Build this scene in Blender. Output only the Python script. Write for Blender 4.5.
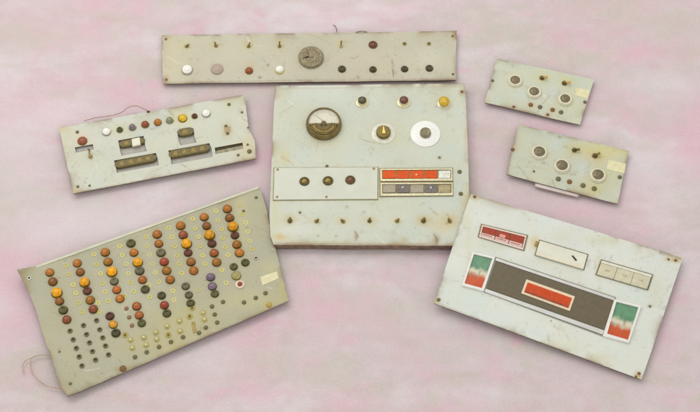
import bpy, bmesh, math, random
import numpy as np
from mathutils import Vector, Matrix

random.seed(7)
scene = bpy.context.scene
for o in list(bpy.data.objects):
    bpy.data.objects.remove(o)
COL = scene.collection

# ------------------------------------------------------------------ camera
ELEV = math.radians(62.0)
DIST = 2.8
WIDE = 1.155                      # metres across the picture at its centre
FOC = 36.0 * DIST / WIDE
cam_d = bpy.data.cameras.new('camera')
cam_d.lens = FOC
cam_d.sensor_width = 36.0
cam_d.clip_start = 0.05
cam_d.clip_end = 60.0
cam = bpy.data.objects.new('camera', cam_d)
COL.objects.link(cam)
CAM = Vector((0, -DIST * math.cos(ELEV), DIST * math.sin(ELEV)))
cam.location = CAM
cam.rotation_euler = (math.pi / 2 - ELEV, 0, 0)
scene.camera = cam
PX = WIDE / 700.0                 # one photograph pixel in metres (about 1.65 mm)

# ------------------------------------------------------------------ light
world = bpy.data.worlds.new('World')
scene.world = world
world.use_nodes = True
bg = world.node_tree.nodes['Background']
bg.inputs[0].default_value = (1.0, 0.985, 0.95, 1)
bg.inputs[1].default_value = 0.82


def area_lamp(name, loc, target, size, power, color):
    ld = bpy.data.lights.new(name, 'AREA')
    ld.shape = 'RECTANGLE'
    ld.size, ld.size_y = size
    ld.energy = power
    ld.color = color
    lo = bpy.data.objects.new(name, ld)
    COL.objects.link(lo)
    lo.location = loc
    d = Vector(target) - Vector(loc)
    lo.rotation_euler = d.to_track_quat('-Z', 'Y').to_euler()
    return lo


area_lamp('studio_softbox', (-0.55, 1.5, 2.6), (0, 0, 0), (2.4, 1.8), 22, (1.0, 0.975, 0.93))
area_lamp('added_glint_lamp', (-1.5, 0.75, 2.0), (0, 0, 0), (0.3, 0.3), 5, (1.0, 0.97, 0.93))  # small unseen lamp, added to put glints on lenses and metal

scene.view_settings.view_transform = 'Standard'
scene.view_settings.look = 'None'
scene.view_settings.exposure = 0.0
scene.view_settings.gamma = 1.0
scene.view_settings.use_curve_mapping = False


# ------------------------------------------------------------------ helpers
def lin(r, g, b):
    f = lambda c: (c / 255) / 12.92 if c / 255 <= 0.04045 else ((c / 255 + 0.055) / 1.055) ** 2.4
    return (f(r), f(g), f(b))


def _hash(ix, iy, seed):
    n = (ix.astype(np.int64) * 374761393 + iy.astype(np.int64) * 668265263 + seed * 974634777) & 0xffffffff
    n = ((n ^ (n >> 13)) * 1274126177) & 0xffffffff
    n = n ^ (n >> 16)
    return (n & 0xffff) / 65535.0


def vnoise(x, y, seed=0):
    x = np.asarray(x, float); y = np.asarray(y, float)
    ix = np.floor(x); iy = np.floor(y)
    fx = x - ix; fy = y - iy
    fx = fx * fx * (3 - 2 * fx); fy = fy * fy * (3 - 2 * fy)
    a = _hash(ix, iy, seed); b = _hash(ix + 1, iy, seed)
    c = _hash(ix, iy + 1, seed); d = _hash(ix + 1, iy + 1, seed)
    return (a * (1 - fx) + b * fx) * (1 - fy) + (c * (1 - fx) + d * fx) * fy


def fbm(x, y, seed=0, octs=4):
    t = 0; amp = 0.5; tot = 0
    for i in range(octs):
        t = t + amp * vnoise(x * 2 ** i, y * 2 ** i, seed + i * 17)
        tot += amp; amp *= 0.55
    return t / tot


def new_mat(name):
    m = bpy.data.materials.new(name)
    m.use_nodes = True
    nt = m.node_tree
    return m, nt, nt.nodes['Principled BSDF']


_mats = {}


def mat(name, col, rough=0.4, metal=0.0, coat=0.0, noise=0.25, scale=260, bump=0.0, trans=0.0, rnd=0.0, spec=0.5):
    """plain procedural material: base colour broken by noise, optional relief"""
    if name in _mats:
        return _mats[name]
    m, nt, b = new_mat(name)
    tc = nt.nodes.new('ShaderNodeTexCoord')
    ns = nt.nodes.new('ShaderNodeTexNoise')
    ns.inputs['Scale'].default_value = scale
    ns.inputs['Detail'].default_value = 4
    nt.links.new(tc.outputs['Object'], ns.inputs['Vector'])
    mr = nt.nodes.new('ShaderNodeMapRange')
    mr.inputs[1].default_value = 0.3; mr.inputs[2].default_value = 0.7
    mr.inputs[3].default_value = 1 - noise; mr.inputs[4].default_value = 1 + noise * 0.6
    nt.links.new(ns.outputs[0], mr.inputs[0])
    val = mr.outputs[0]
    if rnd:
        oi = nt.nodes.new('ShaderNodeObjectInfo')
        m2 = nt.nodes.new('ShaderNodeMapRange')
        m2.inputs[3].default_value = 1 - rnd; m2.inputs[4].default_value = 1 + rnd
        nt.links.new(oi.outputs['Random'], m2.inputs[0])
        mm = nt.nodes.new('ShaderNodeMath'); mm.operation = 'MULTIPLY'
        nt.links.new(val, mm.inputs[0]); nt.links.new(m2.outputs[0], mm.inputs[1])
        val = mm.outputs[0]
    vm = nt.nodes.new('ShaderNodeVectorMath'); vm.operation = 'SCALE'
    vm.inputs[0].default_value = col
    nt.links.new(val, vm.inputs['Scale'])
    nt.links.new(vm.outputs[0], b.inputs['Base Color'])
    b.inputs['Roughness'].default_value = rough
    b.inputs['Metallic'].default_value = metal
    b.inputs['Coat Weight'].default_value = coat
    b.inputs['Coat Roughness'].default_value = 0.12
    b.inputs['Transmission Weight'].default_value = trans
    b.inputs['Specular IOR Level'].default_value = spec
    if bump:
        bp = nt.nodes.new('ShaderNodeBump')
        bp.inputs['Strength'].default_value = bump
        bp.inputs['Distance'].default_value = 0.001
        nt.links.new(ns.outputs[0], bp.inputs['Height'])
        nt.links.new(bp.outputs[0], b.inputs['Normal'])
    _mats[name] = m
    return m


def vcol_mat(name, rough=0.45, fine=0.06, fscale=420, bump=0.15, spec=0.45, stretch=(1, 1, 1)):
    """painted or printed surface: own colours in an attribute, fine grain on top"""
    if name in _mats:
        return _mats[name]
    m, nt, b = new_mat(name)
    at = nt.nodes.new('ShaderNodeAttribute'); at.attribute_name = 'tint'
    tc = nt.nodes.new('ShaderNodeTexCoord')
    mp = nt.nodes.new('ShaderNodeMapping'); mp.inputs['Scale'].default_value = stretch
    nt.links.new(tc.outputs['Object'], mp.inputs[0])
    ns = nt.nodes.new('ShaderNodeTexNoise')
    ns.inputs['Scale'].default_value = fscale; ns.inputs['Detail'].default_value = 5
    ns.inputs['Roughness'].default_value = 0.65
    nt.links.new(mp.outputs[0], ns.inputs['Vector'])
    mr = nt.nodes.new('ShaderNodeMapRange')
    mr.inputs[1].default_value = 0.25; mr.inputs[2].default_value = 0.75
    mr.inputs[3].default_value = 1 - fine; mr.inputs[4].default_value = 1 + fine
    nt.links.new(ns.outputs[0], mr.inputs[0])
    vm = nt.nodes.new('ShaderNodeVectorMath'); vm.operation = 'SCALE'
    nt.links.new(at.outputs['Color'], vm.inputs[0]); nt.links.new(mr.outputs[0], vm.inputs['Scale'])
    nt.links.new(vm.outputs[0], b.inputs['Base Color'])
    n2 = nt.nodes.new('ShaderNodeTexNoise'); n2.inputs['Scale'].default_value = 30; n2.inputs['Detail'].default_value = 3
    nt.links.new(tc.outputs['Object'], n2.inputs['Vector'])
    r2 = nt.nodes.new('ShaderNodeMapRange')
    r2.inputs[3].default_value = rough - 0.12; r2.inputs[4].default_value = rough + 0.14
    nt.links.new(n2.outputs[0], r2.inputs[0]); nt.links.new(r2.outputs[0], b.inputs['Roughness'])
    b.inputs['Specular IOR Level'].default_value = spec
    bp = nt.nodes.new('ShaderNodeBump'); bp.inputs['Strength'].default_value = bump; bp.inputs['Distance'].default_value = 0.0006
    nt.links.new(ns.outputs[0], bp.inputs['Height']); nt.links.new(bp.outputs[0], b.inputs['Normal'])
    _mats[name] = m
    return m


def mesh_from(name, verts, faces, mats, idx=None, smooth=False, tint=None):
    me = bpy.data.meshes.new(name)
    me.from_pydata([tuple(v) for v in verts], [], faces)
    for mm in mats:
        me.materials.append(mm)
    if idx is not None:
        me.polygons.foreach_set('material_index', np.asarray(idx, dtype=np.int32))
    if smooth is True:
        me.polygons.foreach_set('use_smooth', np.ones(len(faces), dtype=bool))
    elif smooth is not False:
        me.polygons.foreach_set('use_smooth', np.asarray(smooth, dtype=bool))
    if tint is not None:
        a = me.attributes.new('tint', 'FLOAT_COLOR', 'POINT')
        t = np.ones((len(verts), 4), dtype=np.float32)
        t[:, :3] = tint
        a.data.foreach_set('color', t.ravel())
    me.update()
    return me


def link(name, me, parent=None, M=None):
    o = bpy.data.objects.new(name, me)
    COL.objects.link(o)
    if parent is not None:
        o.parent = parent
    if M is not None:
        o.matrix_local = M
    return o


_lathes = {}


def lathe(key, prof, mats, seg=24, idx=None, smooth=True):
    """surface of revolution about z; prof = [(r, z)...]; idx = material per ring of faces"""
    if key in _lathes:
        return _lathes[key]
    V = []; F = []; I = []; S = []
    rows = []
    for r, z in prof:
        if r < 1e-7:
            rows.append([len(V)]); V.append((0, 0, z))
        else:
            rows.append(list(range(len(V), len(V) + seg)))
            for k in range(seg):
                a = 2 * math.pi * k / seg
                V.append((r * math.cos(a), r * math.sin(a), z))
    for i in range(len(rows) - 1):
        A, B = rows[i], rows[i + 1]
        mi = idx[i] if idx else 0
        for k in range(seg):
            k2 = (k + 1) % seg
            if len(A) == 1 and len(B) == 1:
                continue
            if len(A) == 1:
                F.append((A[0], B[k], B[k2])[::-1])
            elif len(B) == 1:
                F.append((A[k], A[k2], B[0]))
            else:
                F.append((A[k], A[k2], B[k2], B[k]))
            I.append(mi); S.append(smooth)
    me = mesh_from(key, V, F, mats, I, smooth)
    try:
        me.set_sharp_from_angle(angle=math.radians(42))
    except Exception:
        pass
    _lathes[key] = me
    return me


def tube_mesh(key, pts, rad, m, sides=7, taper=None, cat=True):
    P = [Vector(p) for p in pts]
    if cat and len(P) > 2:
        Q = []
        for i in range(len(P) - 1):
            p0 = P[max(i - 1, 0)]; p1 = P[i]; p2 = P[i + 1]; p3 = P[min(i + 2, len(P) - 1)]
            for k in range(6):
                t = k / 6
                Q.append(0.5 * ((2 * p1) + (p2 - p0) * t + (2 * p0 - 5 * p1 + 4 * p2 - p3) * t * t + (3 * p1 - p0 - 3 * p2 + p3) * t ** 3))
        Q.append(P[-1]); P = Q
    V = []; F = []
    n = len(P)
    for i, p in enumerate(P):
        d = (P[min(i + 1, n - 1)] - P[max(i - 1, 0)]).normalized()
        a = d.orthogonal().normalized() if abs(d.z) > 0.9 else d.cross(Vector((0, 0, 1))).normalized()
        b = d.cross(a)
        r = rad if taper is None else rad * (taper[0] + (taper[1] - taper[0]) * i / (n - 1))
        for k in range(sides):
            an = 2 * math.pi * k / sides
            V.append(p + a * r * math.cos(an) + b * r * math.sin(an))
    for i in range(n - 1):
        for k in range(sides):
            k2 = (k + 1) % sides
            F.append((i * sides + k, i * sides + k2, (i + 1) * sides + k2, (i + 1) * sides + k))
    F.append(tuple(range(sides))[::-1])
    F.append(tuple(range((n - 1) * sides, n * sides)))
    me = mesh_from(key, V, F, [m], None, True)
    bm = bmesh.new(); bm.from_mesh(me); bmesh.ops.recalc_face_normals(bm, faces=bm.faces); bm.to_mesh(me); bm.free()
    return me


def sight(x, y):
    """line of sight of a photograph pixel"""
    F = (-CAM).normalized(); R = Vector((1, 0, 0)); U = R.cross(F)
    k = 36.0 / FOC / 700.0
    return (F + R * ((x - 350) * k) + U * ((206 - y) * k)).normalized()


def on_plane(x, y, p0, n):
    d = sight(x, y)
    return CAM + d * ((p0 - CAM).dot(n) / d.dot(n))


def on_ground(x, y, z=0.0):
    return on_plane(x, y, Vector((0, 0, z)), Vector((0, 0, 1)))


def lerp_poly(P, t):
    """points along polyline P (evenly or with explicit t as third value)"""
    P = np.array(P, float)
    ts = P[:, 2]
    return np.interp(t, ts, P[:, 0]), np.interp(t, ts, P[:, 1])


# ------------------------------------------------------------------ backdrop cloth
def build_cloth():
    xs = np.concatenate([np.linspace(-2.2, -0.82, 24)[:-1], np.linspace(-0.82, 0.82, 410), np.linspace(0.82, 2.2, 24)[1:]])
    ys = np.concatenate([np.linspace(-1.9, -0.56, 22)[:-1], np.linspace(-0.56, 0.62, 300), np.linspace(0.62, 2.2, 26)[1:]])
    X, Y = np.meshgrid(xs, ys)
    # soft undulations of the laid cloth, always at or below z = 0
    Z = -0.0035 + 0.0028 * (fbm(X * 5.1 + 3, Y * 5.1, 5, 3) - 0.5) + 0.0022 * (fbm(X * 14, Y * 11 + 9, 8, 3) - 0.5)

    def g(px, py):
        v = on_ground(px, py); return v.x, v.y

    for (x0, y0, x1, y1, w, h) in [(452, 372, 470, 384, 6, .0022), (465, 386, 497, 394, 7, .0026), (268, 388, 300, 378, 9, -.002),
                                   (225, 372, 262, 392, 10, .002), (600, 170, 690, 160, 12, .002), (610, 148, 690, 138, 9, -.0014),
                                   (20, 60, 120, 50, 14, .0014), (120, 330 + 70, 200, 398, 10, .0016), (330, 330, 420, 345, 12, .0014),
                                   (480, 20, 640, 34, 10, .0012), (30, 215, 110, 230, 12, .0012), (500, 35, 560, 30, 9, -.0012), (640, 60, 700, 66, 9, .0016)]:
        ax, ay = g(x0, y0); bx, by = g(x1, y1)
        dx, dy = bx - ax, by - ay; L2 = dx * dx + dy * dy
        t = np.clip(((X - ax) * dx + (Y - ay) * dy) / L2, 0, 1)
        d = np.hypot(X - ax - t * dx, Y - ay - t * dy) + 0.006 * (fbm(X * 30, Y * 30, 3, 2) - 0.5)
        Z += h * np.exp(-(d / (w * PX)) ** 2)
    for (x0, y0, x1, y1, w, h) in [(448, 366, 462, 380, 2.6, -.0016), (462, 384, 500, 396, 2.8, .0016), (256, 396, 292, 372, 3, -.0016), (500, 40, 600, 24, 3, .0012), (605, 46, 690, 34, 3, -.0010),
                                   (10, 70, 100, 58, 3, .0011), (40, 14, 130, 22, 3, -.0011), (640, 190, 698, 176, 3, .0012), (330, 372, 420, 362, 3, .0010), (10, 200, 56, 214, 3, -.0012), (540, 400, 600, 384, 3, .0012), (130, 400, 190, 372, 3, .0011)]:
        ax, ay = g(x0, y0); bx, by = g(x1, y1)
        dx, dy = bx - ax, by - ay; L2 = dx * dx + dy * dy
        t = ((X - ax) * dx + (Y - ay) * dy) / L2
        off = (X - ax) * dy - (Y - ay) * dx
        d = off / math.sqrt(L2) + 0.02 * (fbm(X * 9, Y * 9, 61, 3) - 0.5)
        Z += h * np.exp(-(d / (w * PX)) ** 2) * np.exp(-((t - .5) / .45) ** 4)
    Z = np.minimum(Z, -0.0004)
    # dye: mottled rose, grey and off white, with shade beside some panels painted in
    wx = X + 0.05 * (fbm(X * 7, Y * 7, 21, 3) - 0.5); wy = Y + 0.05 * (fbm(X * 7 + 40, Y * 7, 22, 3) - 0.5)
    base = np.array(lin(213, 198, 201)); pink = np.array(lin(222, 187, 198)); grey = np.array(lin(204, 197, 189)); white = np.array(lin(222, 212, 216))
    rose = np.array(lin(207, 189, 187))

    def blend(c, col, w):
        w = np.clip(w, 0, 1)[..., None]
        return c * (1 - w) + col * w

    c = np.broadcast_to(base, X.shape + (3,)).copy()
    n1 = fbm(wx * 6.6 + 1, wy * 10.5, 31, 5); n2 = fbm(wx * 7 + 7, wy * 17 + 3, 33, 5); n3 = fbm(wx * 6 - 5, wy * 15 + 11, 35, 5); n4 = fbm(wx * 11 + 2, wy * 30, 37, 4)
    c = blend(c, grey, (n2 - 0.47) * 3.4)
    c = blend(c, rose, (n4 - 0.5) * 2.6)
    c = blend(c, pink, (n1 - 0.50) * 2.6)
    c = blend(c, white, (n3 - 0.52) * 4.0)
    m1 = fbm(wx * 26 + 3, wy * 34, 51, 3); m2 = fbm(wx * 24 - 8, wy * 40 + 5, 53, 3); m3 = fbm(wx * 60, wy * 75, 55, 2)
    c = blend(c, pink, (m1 - 0.55) * 2.4)
    c = blend(c, grey, (m2 - 0.56) * 2.4)
    c = c * (0.955 + 0.09 * m3)[..., None]

    def spot(c, px, py, rx, ry, col, s):
        ax, ay = g(px, py)
        q = ((wx - ax) / (rx * PX)) ** 2 + ((wy - ay) / (ry * PX / math.sin(ELEV))) ** 2
        return blend(c, col, s * np.exp(-q) * (0.55 + 0.9 * fbm(wx * 22, wy * 34, 41, 3)))

    for a in [(30, 100, 45, 22, pink, .55), (120, 95, 30, 14, pink, .6), (143, 104, 18, 8, pink, .8), (88, 4, 16, 8, pink, .7), (140, 8, 12, 12, pink, .7),
              (8, 265, 30, 30, pink, .7), (20, 290, 20, 40, pink, .4), (330, 310, 30, 9, pink, .8), (560, 40, 26, 14, pink, .5), (652, 54, 24, 9, pink, .8),
              (690, 140, 26, 22, pink, .8), (395, 6, 20, 9, pink, .6), (555, 132, 40, 12, pink, .5), (575, 212, 40, 10, pink, .6), (260, 390, 30, 10, pink, .6),
              (340, 400, 30, 12, pink, .5), (230, 335, 26, 12, pink, .5), (25, 22, 14, 8, pink, .5), (670, 85, 40, 12, white, .7),
              (630, 170, 70, 18, white, .6), (100, 220, 70, 20, white, .7), (20, 150, 30, 40, white, .5), (40, 230, 40, 20, white, .6), (200, 350, 30, 18, white, .5),
              (270, 362, 40, 16, grey, .7), (400, 312, 50, 18, grey, .5), (40, 40, 60, 16, grey, .4), (620, 20, 60, 14, grey, .5), (690, 40, 30, 20, grey, .5),
              (590, 8, 40, 8, rose, .5), (60, 14, 50, 12, rose, .4), (600, 80, 30, 10, grey, .4), (480, 120, 12, 40, rose, .4), (475, 185, 10, 14, rose, .6),  # tall rose spots right of the console are shade painted into the cloth
              (262, 125, 10, 30, rose, .6), (500, 395, 40, 9, white, .6), (455, 380, 16, 8, grey, .6), (640, 205, 40, 20, rose, .3), (660, 320, 20, 40, pink, .35)]:  # rose and pink beside the panels' right edges are painted shade
        c = spot(c, *a)
    V = np.stack([X, Y, Z], -1).reshape(-1, 3)
    nx, ny = len(xs), len(ys)
    F = [(j * nx + i, j * nx + i + 1, (j + 1) * nx + i + 1, (j + 1) * nx + i) for j in range(ny - 1) for i in range(nx - 1)]
    m = vcol_mat('dyed_muslin', rough=0.9, fine=0.07, fscale=360, bump=0.4, spec=0.15, stretch=(0.7, 1.1, 1))
    nt = m.node_tree
    # crossing threads as a fine relief
    bpn = [n for n in nt.nodes if n.type == 'BUMP'][0]
    tc = [n for n in nt.nodes if n.type == 'TEX_COORD'][0]
    hs = []
    for ax in ('X', 'Y'):
        w = nt.nodes.new('ShaderNodeTexWave'); w.bands_direction = ax
        w.inputs['Scale'].default_value = 170; w.inputs['Distortion'].default_value = 2.5; w.inputs['Detail'].default_value = 2; w.inputs['Detail Scale'].default_value = 0.4
        nt.links.new(tc.outputs['Object'], w.inputs['Vector']); hs.append(w.outputs['Fac'])
    ad = nt.nodes.new('ShaderNodeMath'); ad.operation = 'ADD'
    nt.links.new(hs[0], ad.inputs[0]); nt.links.new(hs[1], ad.inputs[1])
    bp2 = nt.nodes.new('ShaderNodeBump'); bp2.inputs['Strength'].default_value = 0.3; bp2.inputs['Distance'].default_value = 0.0006
    nt.links.new(ad.outputs[0], bp2.inputs['Height']); nt.links.new(bpn.outputs[0], bp2.inputs['Normal'])
    nt.links.new(bp2.outputs[0], nt.nodes['Principled BSDF'].inputs['Normal'])
    o = link('backdrop_cloth', mesh_from('backdrop_cloth', V, F, [m], None, True, c.reshape(-1, 3)))
    o['kind'] = 'structure'
    o['label'] = 'mottled pink and grey muslin cloth laid flat under the panels'


build_cloth()

# ------------------------------------------------------------------ shared materials
M_EDGE = mat('bare_brown_edge', lin(112, 92, 74), 0.7, noise=0.4, scale=160)
M_WOOD = mat('brown_board_edge', lin(126, 104, 86), 0.75, noise=0.45, scale=90)
M_UNDER = mat('rear_batten_wood', lin(120, 100, 76), 0.8)
M_PAINT = vcol_mat('worn_panel_paint')
def add_chips(m):
    nt = m.node_tree; b = nt.nodes['Principled BSDF']
    src = b.inputs['Base Color'].links[0].from_socket
    tc = [n for n in nt.nodes if n.type == 'TEX_COORD'][0]
    for scale, lo, hi, col, strength in ((140, .69, .715, lin(128, 108, 74), .65), (46, .60, .74, lin(168, 152, 112), .35), (420, .71, .74, lin(96, 84, 62), .6)):
        ns = nt.nodes.new('ShaderNodeTexNoise'); ns.inputs['Scale'].default_value = scale; ns.inputs['Detail'].default_value = 6; ns.inputs['Roughness'].default_value = .6
        nt.links.new(tc.outputs['Object'], ns.inputs['Vector'])
        mr = nt.nodes.new('ShaderNodeMapRange'); mr.inputs[1].default_value = lo; mr.inputs[2].default_value = hi; mr.inputs[4].default_value = strength
        nt.links.new(ns.outputs[0], mr.inputs[0])
        mx = nt.nodes.new('ShaderNodeMix'); mx.data_type = 'RGBA'
        nt.links.new(mr.outputs[0], mx.inputs[0]); nt.links.new(src, mx.inputs[6]); mx.inputs[7].default_value = col + (1,)
        src = mx.outputs[2]
    nt.links.new(src, b.inputs['Base Color'])


add_chips(M_PAINT)
M_PRINT = vcol_mat('printed_film', rough=0.35, fine=0.07, fscale=700, bump=0.04, spec=.25)
M_PRINT.node_tree.nodes['Principled BSDF'].inputs['Coat Weight'].default_value = .35
M_STEEL = mat('dull_steel', lin(178, 174, 158), 0.35, 1.0)
M_OLIVE = mat('tarnished_brass', lin(150, 132, 82), 0.42, 0.85, noise=0.45, scale=500)
M_DKBRASS = mat('dark_tarnished_brass', lin(112, 98, 58), 0.45, 0.7, noise=0.5, scale=500)
M_LAMPRIM = mat('dark_lamp_rim', lin(92, 76, 42), .5, .3, noise=.4, scale=600)
M_GOLD = mat('worn_gold', lin(214, 178, 96), 0.3, 0.9)
M_BLACK = mat('dark_recess', lin(52, 46, 34), 0.6)
M_RECESS = mat('olive_recess', lin(86, 78, 52), 0.7)
M_RUST = mat('rusty_screw', lin(140, 104, 66), 0.75, 0.2, noise=0.5, scale=700)
M_DULL = mat('dull_olive_screw', lin(124, 116, 84), 0.55, 0.5, noise=0.4, scale=600)
M_WHITEP = mat('white_plastic', lin(244, 244, 238), 0.3, coat=0.3, noise=0.05)
M_CREAM = mat('cream_plastic', lin(226, 222, 200), 0.35, coat=0.2, noise=0.1)
M_IVORYRING = mat('ivory_knob_skirt', lin(222, 217, 190), 0.32, coat=0.3, noise=0.12, scale=160)
M_WIRE = mat('old_thin_wire', lin(170, 146, 118), 0.6)
M_THREAD = mat('pale_thread_wire', lin(188, 166, 140), 0.6)
M_HAIR = mat('dark_thin_wire', lin(120, 96, 76), 0.6)
M_SILVER = mat('silver_trim', lin(208, 208, 204), 0.3, 0.4, noise=0.1, scale=60)
M_TAG = mat('yellowed_paper', lin(226, 220, 178), 0.8, noise=0.12, scale=120)
M_ACR = mat('pale_clear_plastic', lin(208, 194, 190), 0.12, coat=.4, noise=0.06, scale=60)

LAMP_COL = {
    'orange': lin(182, 112, 30), 'amber': lin(166, 108, 24), 'brown': lin(146, 92, 28), 'yellow': lin(244, 172, 6), 'red': lin(164, 66, 36),
    'redbrown': lin(148, 76, 40), 'maroon': lin(110, 64, 48), 'green': lin(94, 94, 52), 'dark': lin(78, 74, 46), 'grey': lin(116, 112, 84),
    'purple': lin(128, 106, 126), 'white': lin(244, 244, 236), 'mauve': lin(176, 156, 140), 'olive': lin(160, 150, 92), 'lemon': lin(216, 178, 30),
    'greygreen': lin(140, 142, 110), 'orangered': lin(176, 98, 34), 'mauvegrey': lin(140, 126, 132), 'rusty': lin(154, 84, 52),
}
CNAME = {'orange': 'orange', 'redbrown': 'red_brown', 'orangered': 'deep_orange', 'greygreen': 'grey_green', 'mauvegrey': 'mauve_grey'}


def lamp_mat(c):
    n = 'lamp_lens_' + CNAME.get(c, c)
    dull = c in ('white', 'mauve')
    return mat(n, LAMP_COL[c], 0.2 if not dull else 0.4, coat=0.0 if not dull else 0.1, noise=0.04 if dull else 0.38, scale=330, rnd=0.0 if dull else 0.2, spec=0.5)


# ------------------------------------------------------------------ panel
class Panel:
    def __init__(self, name, label, cat, left, right, zs, thick, group=None):
        """left, right: polylines (x, y, t) of the side edges in the photograph; zs: heights of TL, TR, BL"""
        self.left, self.right = left, right
        self.thick = thick
        tl, bl, tr = left[0], left[-1], right[0]
        P = [on_ground(tl[0], tl[1], zs[0]), on_ground(tr[0], tr[1], zs[1]), on_ground(bl[0], bl[1], zs[2])]
        self.p0 = P[0]
        self.u = (P[1] - P[0]).normalized()
        self.n = (P[1] - P[0]).cross(P[2] - P[0]).normalized()
        if self.n.z < 0:
            self.n = -self.n
        self.v = self.n.cross(self.u)
        c = self.at((left[0][0] + right[-1][0]) / 2, (left[0][1] + right[-1][1]) / 2)
        self.root = bpy.data.objects.new(name, None)
        self.root.empty_display_size = 0.05
        COL.objects.link(self.root)
        self.org = Vector((c.x, c.y, 0))
        self.root.location = self.org
        self.root['label'] = label
        self.root['category'] = cat
        if group:
            self.root['group'] = group

    def at(self, x, y, h=0.0):
        """world point on the panel (raised h along its normal) seen at a photograph pixel"""
        return on_plane(x, y, self.p0 + self.n * h, self.n)

    def pix(self, s, t):
        lx, ly = lerp_poly(self.left, t); rx, ry = lerp_poly(self.right, t)
        return lx + (rx - lx) * s, ly + (ry - ly) * s

    def place(self, name, me, x, y, h=0.0, rot=0.0, parent=None, scale=1.0):
        """mesh built along +z, its base on the panel; the point at height h shows at pixel (x, y)"""
        w = self.at(x, y, h) - self.n * h - self.org
        M = Matrix.Translation(w) @ Matrix((self.u, self.v, self.n)).transposed().to_4x4() @ Matrix.Rotation(rot, 4, 'Z') @ Matrix.Scale(scale, 4)
        return link(name, me, parent or self.root, M)

    def child(self, name, me, parent):
        return link(name, me, parent)

    def plate(self, base, seed, holes=(), stains=(), lines=(), edge=(6, .5), yellow=0.4, lift=None, side=None, ragged=0.35, name='face_plate', close=True, step=1.0):
        top = self.right[0][0] - self.left[0][0]
        hgt = self.left[-1][1] - self.left[0][1]
        N = int(abs(top) / step); Mv = int(abs(hgt) / step)
        ss = list(np.linspace(0, 1, N + 1)); ts = list(np.linspace(0, 1, Mv + 1))
        for (s0, s1, t0, t1) in holes:
            for q in (s0, s1):
                ss[int(np.argmin(np.abs(np.array(ss) - q)))] = q
            for q in (t0, t1):
                ts[int(np.argmin(np.abs(np.array(ts) - q)))] = q
        ss = np.array(ss); ts = np.array(ts)
        S, T = np.meshgrid(ss, ts)
        x, y = self.pix(S, T)
        # slightly ragged outline
        wob = (fbm(x * 0.021 + seed * 1.37, y * 0.021 + seed * .71, seed, 4) - 0.5) * 2 * ragged
        e = 1.0 / max(N, 1)
        x = x + np.where((S < e * .5) | (S > 1 - e * .5), wob, 0)
        y = y + np.where((T < .5 / Mv) | (T > 1 - .5 / Mv), wob, 0)
        Ptop = np.empty(S.shape + (3,)); Pbot = np.empty(S.shape + (3,))
        n = np.array(self.n); p0 = np.array(self.p0); C = np.array(CAM)
        Fw = (-CAM).normalized(); R = Vector((1, 0, 0)); U = R.cross(Fw)
        k = 36.0 / FOC / 700.0
        D = np.array(Fw)[None, None, :] + np.array(R)[None, None, :] * ((x - 350) * k)[..., None] + np.array(U)[None, None, :] * ((206 - y) * k)[..., None]
        tt = ((p0 - C) @ n) / (D @ n)
        Ptop = C + D * tt[..., None] - np.array(self.org)
        # faint waviness of the sheet
        Ptop = Ptop + n * ((fbm(x * 0.02 + seed * 3, y * 0.03, seed + 5, 2) - 0.5) * 0.0008)[..., None]
        if lift is not None:
            Ptop = Ptop + n * lift(S, T)[..., None]
        Pbot = Ptop - n * self.thick
        # colour of the paint
        col = np.broadcast_to(np.array(lin(*base)), S.shape + (3,)).copy()

        def blend(c, cc, w):
            w = np.clip(w, 0, 1)[..., None]
            return c * (1 - w) + np.array(cc) * w

        col = col * (0.94 + 0.12 * fbm(x * 0.035, y * 0.05, seed + 1, 4))[..., None]
        yel = np.array(lin(*base)) * np.array((1.0, 0.965, 0.78))
        col = blend(col, yel, (fbm(x * 0.03 + 9, y * 0.045, seed + 2, 4) - 0.45) * 3.0 * yellow)
        cool = np.array(lin(*base)) * np.array((0.95, 1.0, 1.02))
        col = blend(col, cool, (fbm(x * 0.05 - 4, y * 0.06, seed + 3, 3) - 0.5) * 3.0)
        # grime specks
        sp = fbm(x * 0.31 + y * .13, y * 0.33 - x * .11, seed + 4, 3) + .35 * (fbm(x * .03, y * .03, seed + 14, 2) - .5)
        col = blend(col, np.array(lin(*base)) * 0.6, (sp - 0.74) * 3.0)
        ew, es = edge
        wdt = abs(top); hh = abs(hgt)
        dist = np.minimum(np.minimum(S, 1 - S) * wdt, np.minimum(T, 1 - T) * hh)
        ne = fbm(x * 0.043 + y * .021 + seed, y * 0.052 - x * .017, seed + 6, 6)
        col = blend(col, lin(150, 128, 84), np.exp(-dist / ew) * np.clip((ne - 0.47) * 5, 0, 1) * es)
        col = blend(col, lin(116, 88, 58), np.exp(-dist / 1.2) * np.clip((ne - 0.46) * 7, 0, 1) * es * 1.2)
        wx = x + 5 * (fbm(x * 0.2, y * 0.2, seed + 8, 3) - 0.5); wy = y + 5 * (fbm(x * 0.2 + 50, y * 0.2, seed + 9, 3) - 0.5)
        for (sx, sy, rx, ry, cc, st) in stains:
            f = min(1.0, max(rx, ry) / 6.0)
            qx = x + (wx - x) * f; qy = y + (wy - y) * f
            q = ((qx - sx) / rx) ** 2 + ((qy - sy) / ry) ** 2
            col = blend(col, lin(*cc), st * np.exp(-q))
        rg = random.Random(seed)
        lines = list(lines)
        for _ in range(int(9 + wdt * hh / 2200)):
            s0, t0 = rg.random(), rg.random(); an = rg.gauss(.2, .7); L = rg.uniform(4, 22)
            ax, ay = self.pix(s0, t0); ax = float(ax); ay = float(ay)
            mx_, my_ = ax + L * .5 * math.cos(an) + rg.gauss(0, .6), ay + L * .5 * math.sin(an) + rg.gauss(0, .6)
            lines.append(([(ax, ay), (mx_, my_), (ax + L * math.cos(an), ay + L * math.sin(an))], .45, rg.choice([(150, 134, 100), (226, 226, 216), (172, 162, 132)]), rg.uniform(.25, .6)))
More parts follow.
